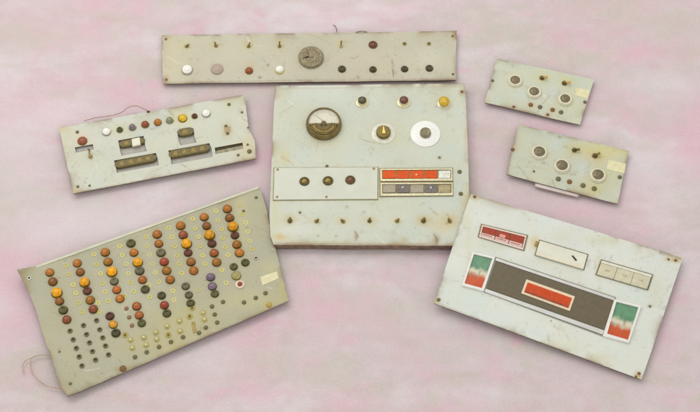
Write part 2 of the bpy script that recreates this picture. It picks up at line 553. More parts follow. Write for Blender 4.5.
        for (pts, w, cc, st) in lines:
            for (x0, y0), (x1, y1) in zip(pts[:-1], pts[1:]):
                L2 = (x1 - x0) ** 2 + (y1 - y0) ** 2
                t = np.clip(((x - x0) * (x1 - x0) + (y - y0) * (y1 - y0)) / L2, 0, 1)
                d = np.hypot(x - x0 - t * (x1 - x0), y - y0 - t * (y1 - y0)) + 0.8 * (fbm(x * .4, y * .4, 3, 2) - .5)
                col = blend(col, lin(*cc), st * np.exp(-(d / w) ** 2))
        ny, nx = S.shape
        keep = np.ones((ny - 1, nx - 1), bool)
        cs = (ss[:-1] + ss[1:]) / 2; ct = (ts[:-1] + ts[1:]) / 2
        for (s0, s1, t0, t1) in holes:
            keep &= ~(((cs > s0) & (cs < s1))[None, :] & ((ct > t0) & (ct < t1))[:, None])
        V = np.concatenate([Ptop.reshape(-1, 3), Pbot.reshape(-1, 3)])
        off = nx * ny
        F = []; I = []
        for j in range(ny - 1):
            for i in range(nx - 1):
                if not keep[j, i]:
                    continue
                a, b, c2, d = j * nx + i, (j + 1) * nx + i, (j + 1) * nx + i + 1, j * nx + i + 1
                F.append((a, b, c2, d)); I.append(0)
                F.append((d + off, c2 + off, b + off, a + off)); I.append(1)
                if i == 0 or not keep[j, i - 1]:
                    F.append((a, a + off, b + off, b)); I.append(1)
                if i == nx - 2 or not keep[j, i + 1]:
                    F.append((c2, c2 + off, d + off, d)); I.append(1)
                if j == 0 or not keep[j - 1, i]:
                    F.append((d, d + off, a + off, a)); I.append(1)
                if j == ny - 2 or not keep[j + 1, i]:
                    F.append((b, b + off, c2 + off, c2)); I.append(1)
        tint = np.concatenate([col.reshape(-1, 3), col.reshape(-1, 3) * 0.6])
        me = mesh_from(name, V, F, [M_PAINT, side or M_EDGE], I, False, tint)
        return link(name, me, self.root)

    def prism(self, name, quad, h0, h1, m, parent=None, bevel=0.0004, tintf=None):
        """flat block whose top face shows at the four pixels, from height h0 to h1 above the panel"""
        top = [self.at(x, y, h1) - self.org for x, y in quad]
        bot = [p - self.n * (h1 - h0) for p in top]
        bm = bmesh.new()
        vt = [bm.verts.new(p) for p in top]; vb = [bm.verts.new(p) for p in bot]
        bm.faces.new(vt); bm.faces.new(vb[::-1])
        k = len(vt)
        for i in range(k):
            bm.faces.new((vt[i], vb[i], vb[(i + 1) % k], vt[(i + 1) % k]))
        bmesh.ops.recalc_face_normals(bm, faces=bm.faces)
        if bevel:
            bmesh.ops.bevel(bm, geom=bm.edges[:], offset=bevel, segments=2, affect='EDGES', profile=0.6)
        me = bpy.data.meshes.new(name); bm.to_mesh(me); bm.free()
        me.materials.append(m)
        return link(name, me, parent or self.root)

    def frame(self, name, outer, inner, h0, h1, m, parent=None):
        o = [self.at(x, y, h1) - self.org for x, y in outer]; i = [self.at(x, y, h1) - self.org for x, y in inner]
        d = self.n * (h1 - h0)
        V = o + i + [p - d for p in o] + [p - d for p in i]
        F = []
        for k in range(4):
            k2 = (k + 1) % 4
            F += [(k, k2, 4 + k2, 4 + k), (k, 8 + k, 8 + k2, k2), (4 + k, 4 + k2, 12 + k2, 12 + k), (8 + k, 12 + k, 12 + k2, 8 + k2)]
        bm = bmesh.new(); vs = [bm.verts.new(p) for p in V]
        for f in F:
            bm.faces.new([vs[q] for q in f])
        bmesh.ops.recalc_face_normals(bm, faces=bm.faces)
        bmesh.ops.bevel(bm, geom=bm.edges[:], offset=0.0003, segments=1, affect='EDGES')
        me = bpy.data.meshes.new(name); bm.to_mesh(me); bm.free()
        me.materials.append(m)
        return link(name, me, parent or self.root)

    def print_sheet(self, name, quad, h, colf, parent=None, nx=26, ny=30, thick=0.0006):
        """flat printed film with its own colours colf(s, t)"""
        q = [np.array(p) for p in quad]
        V = []; C = []
        for j in range(ny + 1):
            for i in range(nx + 1):
                s, t = i / nx, j / ny
                p = (q[0] * (1 - s) + q[1] * s) * (1 - t) + (q[3] * (1 - s) + q[2] * s) * t
                V.append(self.at(p[0], p[1], h) - self.org); C.append(colf(s, t))
        n0 = len(V)
        ring = [i for i in range(nx + 1)] + [(j * (nx + 1) + nx) for j in range(1, ny + 1)] + [ny * (nx + 1) + i for i in range(nx - 1, -1, -1)] + [j * (nx + 1) for j in range(ny - 1, 0, -1)]
        for r in ring:
            V.append(V[r] - self.n * thick); C.append(C[r])
        F = []
        for j in range(ny):
            for i in range(nx):
                a = j * (nx + 1) + i
                F.append((a, a + nx + 1, a + nx + 2, a + 1))
        k = len(ring)
        for i in range(k):
            F.append((ring[i], ring[(i + 1) % k], n0 + (i + 1) % k, n0 + i))
        F.append(tuple(range(n0, n0 + k)))
        return link(name, mesh_from(name, V, F, [M_PRINT], None, False, np.array(C)), parent or self.root)

    def wire(self, name, pts, rad, m, hs=None, parent=None):
        """thin wire through pixels; hs: height of each point above the table"""
        P = []
        for i, (x, y) in enumerate(pts):
            z = hs[i] if hs else 0.003
            P.append(on_ground(x, y, z) - self.org)
        return link(name, tube_mesh(name, P, rad, m), parent or self.root)

    def batten(self, s0, s1, t0, t1, drop):
        """rear rail that holds the plate off the cloth"""
        q = [self.pix(s0, t0), self.pix(s1, t0), self.pix(s1, t1), self.pix(s0, t1)]
        top = [self.at(float(x), float(y), -self.thick - 0.0002) - self.org for x, y in q]
        V = top + [Vector((p.x, p.y, 0.0001)) for p in top]
        F = [(0, 1, 2, 3), (7, 6, 5, 4)] + [(k, 4 + k, 4 + (k + 1) % 4, (k + 1) % 4) for k in range(4)]
        me = mesh_from('rear_batten', V, F, [M_UNDER])
        bm = bmesh.new(); bm.from_mesh(me); bmesh.ops.recalc_face_normals(bm, faces=bm.faces); bm.to_mesh(me); bm.free()
        return link('rear_batten', me, self.root)

    # ---- small hardware
    def screw(self, x, y, d=3.4, m=None, rot=None, name='screw'):
        m = m or M_DULL
        r = d * PX / 2
        me = lathe('screw_%s_%.1f' % (m.name, d), [(r, 0), (r, r * .25), (r * .75, r * .55), (r * .3, r * .68), (0, r * .7)], [m], 12)
        return self.place(name, me, x, y, 0.0003)

    def socket(self, x, y, d=5.0, m=None, name='jack_socket'):
        m = m or M_DULL
        r = d * PX / 2
        me = lathe('socket_%s_%.1f' % (m.name, d), [(r, 0), (r, r * .3), (r * .86, r * .45), (r * .62, r * .45), (r * .55, r * .05), (0, r * .05)], [m, M_RECESS], 14, [0, 0, 0, 1, 1])
        return self.place(name, me, x, y, 0.0006)

    def eyelet(self, x, y, d=5.0):
        r = d * PX / 2
        m = mat('pale_yellow_eyelet', lin(214, 206, 128), 0.5, noise=0.3, scale=900, rnd=0.12)
        me = lathe('eyelet_%.1f' % d, [(r, 0), (r * .95, r * .18), (r * .6, r * .22), (r * .5, r * .02), (0, r * .02)], [m, mat('eyelet_core', lin(190, 182, 118), 0.7)], 12, [0, 0, 0, 1])
        return self.place('eyelet', me, x, y, 0.0002)

    def pin(self, x, y, d=4.0, bright=True):
        r = d * PX / 2
        m = mat('bright_tin_pin', lin(236, 232, 206), 0.22, 0.75) if bright else M_OLIVE
        me = lathe('pin_%s_%.1f' % (m.name, d), [(r * 1.6, 0), (r * 1.5, .0006), (r * .7, .0012), (r * .6, .003), (r * .35, .0038), (0, .004)], [mat('yellow_olive_washer', lin(176, 164, 96), .5, .3, noise=.3, scale=500), m], 12, [0, 0, 1, 1, 1])
        return self.place('contact_pin', me, x, y, 0.002)

    def lamp(self, x, y, d, c, ring=None, tall=0.55, jewel=None, name='indicator_lamp', rw=1.16):
        r = d * PX / 2
        H = d * PX * tall
        lm = lamp_mat(c)
        if jewel is None:
            jewel = c in ('green', 'dark', 'grey', 'maroon')
        seg = 10 if jewel else 20
        prof = [(r * .98, 0.0008), (r, H * .5), (r * .93, H * .68), (r * .8, H * .74), (r * .74, H * .70), (r * .62, H * .88), (r * .34, H), (0, H * 1.02)]
        if jewel:
            prof = [(r * .98, 0.0008), (r, H * .5), (r * .78, H * .9), (r * .52, H), (r * .4, H * .72), (r * .2, H * .66), (0, H * .8)]
        me = lathe('lens_%s_%.1f_%.2f' % (c, d, tall), prof, [lm], seg, None, not jewel)
        o = self.place(name, me, x, y, H * .55, random.random() * 6.28, scale=random.uniform(.96, 1.05))
        o.matrix_basis = o.matrix_basis @ Matrix.Rotation(random.gauss(0, .05), 4, 'X')
        rr = r * rw
        rm = ring or M_LAMPRIM
        bz = lathe('bezel_%s_%.1f_%.2f' % (rm.name, d, rw), [(rr, 0), (rr * .99, .0012), (rr * .93, .0018), (r * .97, .0016), (r * .9, .0004)], [rm], 20)
        link('bezel', bz, o)
        return o

    def toggle(self, x, y, ang, L=5.0, d=5.0, lev=None, nut=None, tilt=50, name='toggle_switch', tip=1.0):
        nut = nut or M_DKBRASS; lev = lev or M_GOLD
        r = d * PX / 2
        nm = lathe('hex_nut_%s_%.1f' % (nut.name, d), [(r, 0), (r, r * .45), (r * .9, r * .55), (r * .55, r * .55), (r * .5, r * .95), (0, r * .95)], [nut], 6, None, False)
        o = self.place(name, nm, x, y, r * .4, random.random())
        # the lever leans towards picture angle ang (degrees, 0 = right, 90 = up)
        a = math.radians(ang) - o.matrix_basis.to_euler().z
        ca = math.cos(math.radians(tilt))
        ln = L * PX / max(0.35, math.sin(math.radians(tilt)))
        dx, dy = math.cos(a) * math.sin(math.radians(tilt)), math.sin(a) * math.sin(math.radians(tilt))
        p0 = Vector((0, 0, r * .7)); p1 = p0 + Vector((dx, dy, ca)) * ln
        pts = [p0, p0.lerp(p1, .5), p0.lerp(p1, .9), p1]
        tm = tube_mesh('lever', pts, r * .42, lev, 8, (0.75, 1.25 * tip), cat=False)
        link('lever', tm, o)
        return o

    def tag(self, quad, m=None):
        return self.prism('paper_tag', quad, 0.00005, 0.0004, m or M_TAG, bevel=0)


# ================================================================== 1: long strip panel at the back
p = Panel('strip_panel', 'long narrow cream panel with a round dial in its centre, at the back', 'control panel',
          [(161.6, 35.2, 0), (162.2, 60, .5), (163.2, 83.6, 1)], [(456.6, 30.6, 0), (455.6, 56, .5), (456, 80, 1)], (.0045, .0045, .0045), .0026)
BR = (126, 92, 56)
p.plate((194, 189, 168), 11, stains=[(165, 80, 4, 4, (150, 104, 62), .9), (166, 37, 4, 3, (170, 140, 96), .6), (173, 60, 14, 26, (206, 196, 160), .5), (311, 57, 24, 22, (190, 186, 158), .5),
                                     (340, 44, 6, 5, (200, 190, 140), .6), (455, 34, 2.5, 5, (150, 120, 80), .8), (455, 70, 2, 10, (150, 120, 90), .7), (268, 65, 1.6, 1.4, (140, 128, 98), .9),
                                     (260, 77.5, 1.8, 1.2, (120, 104, 80), .9), (250, 66, 6, 6, (196, 178, 140), .5), (240, 50, 30, 12, (196, 196, 172), .5), (358, 77, 2, 1.5, (150, 140, 110), .8),
                                     (186, 46, 6, 4, (196, 184, 130), .6), (216, 45, 6, 4, (196, 184, 130), .6), (249, 45, 6, 5, (196, 180, 120), .6), (279.5, 45, 5, 5, (196, 184, 130), .6),
                                     (430, 60, 20, 12, (212, 208, 186), .5), (418, 69, 3, 1.5, (180, 176, 140), .6)],
        lines=[([(392.3, 60), (392.8, 70), (393.6, 77)], .55, (110, 96, 66), .8), ([(304, 33), (318, 37), (330, 44)], .7, (180, 168, 128), .6), ([(345, 34), (390, 31)], .5, (150, 130, 100), .5),
               ([(163.5, 82.6), (300, 80.4), (455, 79.2)], .7, (140, 104, 84), .45)], edge=(4, .6))
p.batten(.02, .98, .12, .2, 0); p.batten(.02, .98, .82, .9, 0)
for x, y, a, t in [(186.5, 46, 15, 62), (216, 45.5, 120, 45), (248.5, 46, 55, 50), (279.5, 46, 85, 35), (341, 46, 80, 30)]:
    p.toggle(x, y, a, 2.8, 4.0, M_OLIVE, M_OLIVE if x != 341 else mat('faded_brass', lin(196, 186, 134), .5, .4), t)
p.lamp(373, 44, 8.6, 'maroon', M_RUST, .35)
for x in (404.5, 429):
    p.socket(x, 43.6, 4.2, M_OLIVE); p.pin(x, 43.4, 1.8, False)
p.lamp(187, 69, 10.6, 'white', M_STEEL, .45, name='white_button')
p.lamp(217, 68.6, 12.4, 'mauve', M_STEEL, .22, name='mauve_button', rw=1.06)
p.lamp(249, 70, 7.2, 'redbrown', M_RUST, .45)
p.lamp(279.6, 69, 8, 'white', mat('yellowed_bezel', lin(214, 200, 130), .5), .5, name='white_button', rw=1.25)
for x, y in [(342, 68.4), (373, 68.8), (404.6, 68.4), (429.4, 67.6)]:
    p.lamp(x, y, 7.0, 'dark', M_DKBRASS, .4, True)
R = 13.2 * PX
M_DIAL = mat('tarnished_dial', lin(152, 140, 112), .5, .45, noise=.4, scale=300, bump=.3)
M_DIALM = mat('dial_graduation', lin(126, 114, 86), .55, .3)
dk = lathe('round_dial', [(R, 0), (R, .0034), (R * .97, .0046), (R * .9, .0054), (R * .86, .0050), (R * .6, .0058), (R * .56, .0066), (R * .5, .0068), (R * .46, .0062), (R * .2, .0066), (R * .17, .0086), (R * .08, .009), (0, .009)], [M_DIAL], 40)
d = p.place('round_dial', dk, 311, 57, .003)
link('pointer', tube_mesh('pointer', [(R * .1, 0, .0078), (-R * .35, -R * .10, .0072), (-R * .62, -R * .17, .0066)], .0011, M_BLACK, 6, (1.3, .6), False), d)
link('hub_fin', tube_mesh('hub_fin', [(0, R * .02, .0086), (R * .02, R * .28, .0076)], .0009, M_GOLD, 6, None, False), d)
link('hub_fin', tube_mesh('hub_fin', [(-R * .2, R * .1, .0068), (-R * .24, R * .4, .0070)], .0008, M_OLIVE, 6, None, False), d)
for k in range(24):
    a = k * math.pi / 12
    link('graduation', tube_mesh('graduation', [(R * .64 * math.cos(a), R * .64 * math.sin(a), .0057), (R * .84 * math.cos(a), R * .84 * math.sin(a), .0051)], .0003, M_DIALM, 4, None, False), d)
p.wire('loose_wire', [(333, 25), (335, 26), (336.5, 29), (336.8, 32)], .0008, M_HAIR, [.002, .006, .008, .006])
p.wire('loose_wire', [(356, 32.2), (361, 31.2), (367, 31.8)], .0008, M_HAIR, [.0050, .0075, .0050])
for x, y in [(166, 39), (166.5, 79.5), (452.5, 36), (453, 74)]:
    p.screw(x, y, 2.6, M_RUST)

# ================================================================== 2: lamp strip panel, upper left
p = Panel('lamp_strip_panel', 'cream panel with a row of nine coloured lamps above dark bulb strips in cut slots', 'control panel',
          [(59, 127.5, 0), (66, 160, .5), (73.2, 193.8, 1)], [(244.6, 94.6, 0), (248.6, 128, .52), (254.8, 141, .72), (256.2, 158.4, 1)], (.008, .008, .008), .0022)


def st(P, x, y):
    """panel fractions of a pixel"""
    s, t = .5, .5
    for _ in range(30):
        lx, ly = lerp_poly(P.left, t); rx, ry = lerp_poly(P.right, t)
        s = ((x - lx) * (rx - lx) + (y - ly) * (ry - ly)) / ((rx - lx) ** 2 + (ry - ly) ** 2)
        fx, fy = lx + (rx - lx) * s, ly + (ry - ly) * s
        t = min(1, max(0, t + (y - fy) / (P.left[-1][1] - P.left[0][1])))
    return float(s), float(t)


def hole(P, tl, tr, br, bl):
    q = [st(P, *c) for c in (tl, tr, br, bl)]
    return ((q[0][0] + q[3][0]) / 2, (q[1][0] + q[2][0]) / 2, (q[0][1] + q[1][1]) / 2, (q[2][1] + q[3][1]) / 2)


H = [hole(p, (119, 140), (144, 136), (146.5, 151.5), (120.5, 155.5)), hole(p, (114.5, 160.5), (156, 153), (159, 167), (116, 171)),
     hole(p, (178, 131), (193.5, 128), (196.5, 142.5), (179.5, 145.5)), hole(p, (169, 150.5), (209.5, 143), (212.3, 156.8), (170.7, 164.4)),
     hole(p, (214.8, 148), (242, 142.4), (243.4, 148.6), (215.4, 154.2)), hole(p, (75, 147), (93, 144.4), (93.8, 149.6), (75.6, 152.4))]
p.plate((203, 205, 190), 23, holes=H, stains=[(62, 130, 8, 4, (200, 184, 140), .6), (82, 140, 9, 8, (220, 196, 170), .6), (62, 150, 4, 20, (214, 206, 170), .5), (250, 140, 6, 24, (206, 196, 160), .6),
                                              (227, 130, 6, 8, (190, 176, 136), .8), (245, 150, 10, 10, (204, 192, 156), .6), (76, 190, 5, 4, (196, 176, 140), .7), (241, 112, 3, 3, (190, 184, 156), .7),
                                              (229, 104, 4, 4, (196, 196, 150), .7), (182, 118, 10, 6, (214, 208, 140), .5), (120, 129, 10, 5, (200, 204, 160), .5), (250, 130, 2, 3, (130, 112, 84), .6)],
        lines=[([(60, 128), (66, 126), (90, 121)], .7, (176, 150, 116), .6), ([(75, 193), (150, 178.5), (255, 157.8)], .8, (150, 120, 96), .45), ([(62, 146), (74, 148)], .5, (180, 166, 130), .4)], edge=(4, .55))
p.batten(.06, .94, .06, .1, 0); p.batten(.06, .9, .9, .95, 0)
M_SLOTSHADE = mat('painted_cloth_shade', lin(186, 181, 174), .7, noise=.12, scale=90)  # grey of the added sheets stands for shaded cloth seen through the slots
for q in [[(115, 134), (148, 130), (151, 158), (116, 164)], [(110, 158.6), (160, 149.6), (163, 171), (112, 176)], [(174, 128), (198, 124), (200, 148), (176, 151)], [(165, 150), (213, 141.2), (215.6, 161.4), (167, 171)], [(71, 145), (97, 140.6), (98, 153), (72, 157)]]:
    p.prism('added_slot_sheet', q, -.0058, -.0045, M_SLOTSHADE, bevel=0)
for x, y, dd, c in [(106.2, 131, 8, 'white'), (119.6, 129.2, 5.6, 'green'), (132.2, 126.6, 6.8, 'mauvegrey'), (145, 123.7, 6.8, 'redbrown'), (157.6, 121.6, 6.8, 'orange'), (169.6, 119.6, 6.8, 'greygreen'),
                    (182.5, 117.4, 8, 'lemon'), (194.5, 115.6, 5.6, 'maroon'), (206, 112.8, 7.6, 'white')]:
    p.lamp(x, y, dd, c, M_STEEL if c in ('white', 'greygreen', 'mauvegrey') else M_OLIVE, .5, rw=1.22)
p.lamp(82.2, 140.4, 8.4, 'rusty', M_RUST, .35)
p.screw(77.3, 132, 3.6, M_DULL)
M_AMBB = mat('amber_bulb_glass', lin(154, 130, 62), .2, noise=.4, scale=400)
M_OLB = mat('olive_lamp_housing', lin(112, 100, 56), .45, noise=.35, scale=300)


def lamp_strip(P, x0, y0, x1, y1, w, bulbs, name='lamp_strip', tip=None):
    """rounded dark housing across the upper half of a slot with bulbs let into it"""
    a = P.at(x0, y0, .0005) - P.org; b = P.at(x1, y1, .0005) - P.org
    d = (b - a).normalized(); q = P.n.cross(d)
    r = w * PX / 2
    V = []; F = []; out = []
    for e, c in ((1, b), (-1, a)):
        for k in range(9):
            an = -math.pi / 2 + math.pi * k / 8
            out.append(c + (d * math.cos(an) + q * math.sin(an)) * r * e - d * r * e)
    n = len(out)
    levels = [(1, -.006), (1, .0004), (.86, .0016), (.74, .0012)]
    cen = (a + b) / 2
    for sc, h in levels:
        for o in out:
            # inset towards the centre line
            tt = max(0, min(1, (o - a).dot(d) / (b - a).length))
            axp = a + (b - a) * tt
            off = o - axp
            V.append(axp + off * sc + P.n * h)
    for L in range(len(levels) - 1):
        for k in range(n):
            k2 = (k + 1) % n
            F.append((L * n + k, L * n + k2, (L + 1) * n + k2, (L + 1) * n + k))
    F.append(tuple(range((len(levels) - 1) * n, len(levels) * n)))
    me = mesh_from(name, V, F, [M_OLB])
    bm = bmesh.new(); bm.from_mesh(me); bmesh.ops.recalc_face_normals(bm, faces=bm.faces); bm.to_mesh(me); bm.free()
    o = link(name, me, P.root)
    for (bx, by, bw) in bulbs:
        rb = bw * PX / 2
        bl = lathe('bulb_%.1f' % bw, [(rb, 0), (rb * .96, rb * .2), (rb * .7, rb * .42), (rb * .3, rb * .5), (0, rb * .52)], [M_AMBB], 16)
        ob = P.place('bulb', bl, bx, by, .001, parent=o)
    return o


lamp_strip(p, 114.8, 165, 156.5, 157, 8.8, [(121.8, 163.8, 6.8), (131, 162, 6.8), (139.6, 160.2, 6.8), (148.2, 158.6, 6.8)])
lamp_strip(p, 168.8, 154.8, 209.6, 147.2, 8.8, [(175.6, 153.8, 6.8), (184.6, 152, 6.8), (193.6, 150.4, 6.8), (202.2, 148.8, 6.8)])
lamp_strip(p, 177.6, 133.2, 193.6, 130.4, 9, [(185.4, 132, 7.6)])
o = lamp_strip(p, 119.2, 144.6, 145, 140, 8, [(126.6, 143.4, 7)])
p.prism('white_block', [(131.6, 138.8), (139.6, 137.2), (140.6, 144.4), (132.4, 146.2)], -.001, .003, M_CREAM, parent=o)
# hanging bulb below the small slot
o = p.place('hanging_bulb', lathe('hanging_bulb', [(0, 0), (.0028, .0010), (.0036, .0028), (.0028, .005), (0, .0058)], [M_AMBB], 14), 90.4, 156.5, .001)
link('bulb_lead', tube_mesh('bulb_lead', [(-.0006, .002, .003), (-.001, .007, .0035), (0.0, .0125, .001), (-.002, .018, -.004)], .0011, M_OLIVE, 6), o)
p.prism('slot_top_shade', [(214.9, 148.2), (242, 142.6), (242.3, 144.6), (215.1, 150.2)], -.0044, -.0026, M_RECESS)  # dark strip painted as the shade under the slot's upper edge
p.prism('added_slot_sheet', [(213, 146), (245, 139.6), (246, 151), (214, 157.6)], -.0058, -.0045, mat('worn_slot_metal', lin(176, 168, 138), .5, noise=.5, scale=160))  # sheet added behind the slot for its lighter lower tone
p.prism('brown_tab', [(224.2, 127.2), (230, 126.2), (230.6, 131.4), (224.8, 132.6)], .0001, .0008, mat('brown_resin_tab', lin(178, 160, 116), .5))
for x, y, dd in [(226, 126, 3.4), (227.6, 133.4, 3.6), (229, 104.4, 3.6), (242, 112.2, 2.6), (249.4, 151.4, 4.8), (238.2, 155, 3), (247.6, 144.6, 2.6), (248, 127.6, 2.2), (77.8, 186.6, 3), (89.6, 185.6, 2.6)]:
    p.screw(x, y, dd, M_DULL)
p.wire('loose_wire', [(84, 121), (96, 117.6), (112, 115.4), (122, 112), (128, 107.4), (136, 105.8), (143, 108.6), (149, 111.2)], .0007, M_WIRE, [.0088, .0086, .0086, .0092, .010, .012, .011, .0086])
p.prism('wire_end', [(146.6, 110.6), (149.6, 110.4), (149.8, 112), (147, 112.4)], .0001, .0014, M_BLACK)

# ================================================================== 3: thick console board with meter
p = Panel('meter_console', 'thick square cream board with a round brass rimmed meter and orange button block', 'control panel',
          [(275, 85.6, 0), (273, 130, .28), (271.2, 170, .53), (269.6, 215, .8), (270.6, 236, .935), (273.5, 244.6, 1)], [(465, 83.4, 0), (467, 130, .28), (468.6, 165, .5), (469.8, 200, .72), (469.5, 246, 1)],
          (.0150, .0150, .0150), .0150)
SC = []
p.plate((202, 206, 191), 37, stains=[(280, 237, 7, 3.2, (204, 172, 100), .85), (276, 200, 4, 50, (206, 200, 158), .6), (290, 220, 7, 5, (200, 180, 120), .7), (316, 221, 6, 4, (206, 198, 150), .7), (343, 221, 7, 4, (206, 194, 140), .7), (369.5, 220, 8, 5, (204, 190, 140), .7),
                                     (397, 220.5, 7, 4, (206, 196, 144), .6), (423.4, 220.5, 8, 5, (196, 176, 110), .7), (450, 221, 8, 6, (196, 176, 116), .8), (300, 212.5, 1.6, 1.4, (130, 120, 90), .8),
                                     (356, 236, 2, 4, (150, 120, 80), .7), (280, 95, 6, 6, (204, 198, 164), .5), (285, 158, 5, 8, (204, 190, 130), .6), (323, 124, 28, 24, (200, 196, 168), .45), (323, 141, 16, 5, (196, 186, 150), .5),
                                     (462, 92, 3, 3, (160, 140, 110), .8), (467, 130, 2.5, 30, (196, 184, 148), .7), (436, 240, 4, 5, (140, 118, 76), .7), (442, 225, 14, 10, (206, 196, 156), .6), (439.5, 157.5, 2.4, 2, (150, 146, 120), .7),
                                     (383, 134, 16, 13, (206, 196, 156), .5), (405, 245, 60, 2.4, (170, 146, 100), .5), (320, 243, 40, 2.4, (176, 156, 110), .5), (330, 95, 30, 14, (206, 214, 204), .5), (300, 230, 20, 8, (216, 218, 206), .5),
                                     (347, 207, 2, 1.2, (160, 150, 120), .7), (364, 212, 1.6, 1.2, (150, 140, 110), .7), (318, 236, 1.2, 1.2, (150, 140, 110), .8), (336, 236, 1.2, 1.2, (160, 150, 120), .8),
                                     (466, 200, 5, 14, (206, 196, 150), .6), (404, 240, 3, 3, (190, 176, 130), .6), (362, 232, 2, 1.5, (180, 170, 130), .6)],
        lines=[([(430, 208), (434, 212), (438, 215)], .6, (176, 160, 120), .7), ([(434, 234), (437, 240), (436, 246)], .8, (120, 98, 60), .7), ([(355, 232), (358, 236), (356, 240)], .8, (150, 118, 82), .7),
               ([(276, 88.6), (370, 87.6), (463, 86.6)], .5, (190, 176, 150), .6), ([(447, 214), (451, 221), (446, 224)], .6, (150, 124, 76), .7), ([(275, 243.5), (360, 244.5), (450, 245.5)], 1.0, (150, 124, 86), .6),
               ([(379, 203), (377, 208)], .5, (180, 170, 130), .5), ([(420, 205), (424, 203)], .7, (180, 170, 140), .6)], edge=(5, .6), side=M_WOOD, ragged=.5)
# meter
R = 18.4 * PX
M_BRZ = mat('olive_brass_bezel', lin(138, 122, 80), .2, .85, noise=.3, scale=120)
m_b = lathe('meter_case', [(R, 0), (R, .003), (R * .985, .006), (R * .93, .0105), (R * .88, .0118), (R * .845, .0112), (R * .84, .0070)], [M_BRZ], 56)
me_o = p.place('panel_meter', m_b, 323.8, 123.6, .004)
md = lathe('meter_dial', [(R * .842, .0072), (R * .5, .0073), (0, .0073)], [mat('meter_dial_card', lin(246, 242, 220), .6, noise=.03)], 40)
link('dial_card', md, me_o)
# lower cover: segment with hump
bm = bmesh.new()
pts = []
ch = -.10
for k in range(33):
    a = math.pi + math.pi * k / 32
    pts.append((R * .835 * math.cos(a), R * .835 * math.sin(a)))
pts = [q for q in pts if q[1] < R * ch - 1e-4]
hump = [(R * .15 * math.cos(t), R * ch + R * .17 * math.sin(t)) for t in [math.pi * k / 10 for k in range(11)]]
line = pts + [(R * .828, R * ch)] + [(R * .4, R * (ch + .03))] + hump + [(-R * .4, R * (ch + .03))] + [(-R * .828, R * ch)]
vt = [bm.verts.new((x, y, .0092)) for x, y in line]; vb = [bm.verts.new((x, y, .0074)) for x, y in line]
bm.faces.new(vt)
for k in range(len(line)):
    bm.faces.new((vt[k], vb[k], vb[(k + 1) % len(line)], vt[(k + 1) % len(line)]))
bmesh.ops.recalc_face_normals(bm, faces=bm.faces)
mcv = bpy.data.meshes.new('lower_cover'); bm.to_mesh(mcv); bm.free()
mcv.materials.append(mat('bronze_meter_cover', lin(104, 88, 44), .35, .45, noise=.4, scale=110))
link('lower_cover', mcv, me_o)
for sx, sy in ((-.12, -.2), (.1, -.2)):
    link('cover_screw', lathe('cover_screw', [(.0024, .0092), (.0021, .0099), (0, .0101)], [M_RECESS], 12), me_o).location = (R * sx, R * sy, 0)
for rr, mm, w in ((.77, M_OLIVE, .0010), (.62, M_GOLD, .0008), (.47, M_OLIVE, .0007)):  # raised brass arcs imitate reflections in the glass dome
    arc = []
    for k in range(15):
        an = math.radians(196 + k * 148 / 14)
        arc.append((R * rr * math.cos(an), R * rr * math.sin(an), .0093))
    link('reflection_arc', tube_mesh('reflection_arc', arc, w, mm, 6, None, False), me_o)
link('needle', tube_mesh('needle', [(0, R * .02, .0084), (-R * .42, R * .42, .0082)], .00022, M_DKBRASS, 5, None, False), me_o)
for k in range(13):
    a = math.radians(40 + k * 100 / 12)
    r0, r1 = R * .58, R * (.70 if k % 3 else .75)
    link('scale_mark', tube_mesh('scale_mark', [(r0 * math.cos(a), r0 * math.sin(a), .0074), (r1 * math.cos(a), r1 * math.sin(a), .0074)], .00018, mat('faded_dial_ink', lin(168, 160, 134), .6), 4, None, False), me_o)
gm, nt, b = new_mat('meter_glass')
b.inputs['Base Color'].default_value = (1, 1, 1, 1); b.inputs['Transmission Weight'].default_value = 1; b.inputs['Roughness'].default_value = .03; b.inputs['IOR'].default_value = 1.15
gl = lathe('meter_glass', [(R * .84, .0112), (R * .7, .0128), (R * .4, .0144), (0, .0150)], [gm], 40)
link('glass', gl, me_o)


def pilot(P, x, y, c, d=9, base=14.5, hgt=9.0):
    """pilot lamp: flange, collar and jewel standing up from the board"""
    rb = base * PX / 2; rj = d * PX / 2; h = hgt * PX
    fl = lathe('pilot_flange_%.1f' % base, [(rb, 0), (rb, .0008), (rb * .9, .0016), (rb * .7, .002), (rj * 1.05, .004), (rj * 1.02, h * .55), (rj * .9, h * .6)], [mat('ivory_bright_metal', lin(222, 212, 176), .3, .6, noise=.15)], 24)
    o = P.place('pilot_lamp', fl, x, y, h * .3)
    j = lathe('pilot_jewel_%s_%.1f' % (c, d), [(rj * .9, h * .55), (rj, h * .62), (rj * .98, h * .8), (rj * .75, h * .96), (rj * .4, h), (0, h * 1.01)], [lamp_mat(c)], 12, None, False)
    link('jewel', j, o)
    return o


pilot(p, 362.2, 101.4, 'dark', 8.8, 14, 6.2)
pilot(p, 403.8, 101.2, 'maroon', 9.2, 14.5, 6.2)
pilot(p, 444, 102.4, 'lemon', 11.5, 14, 6.2)
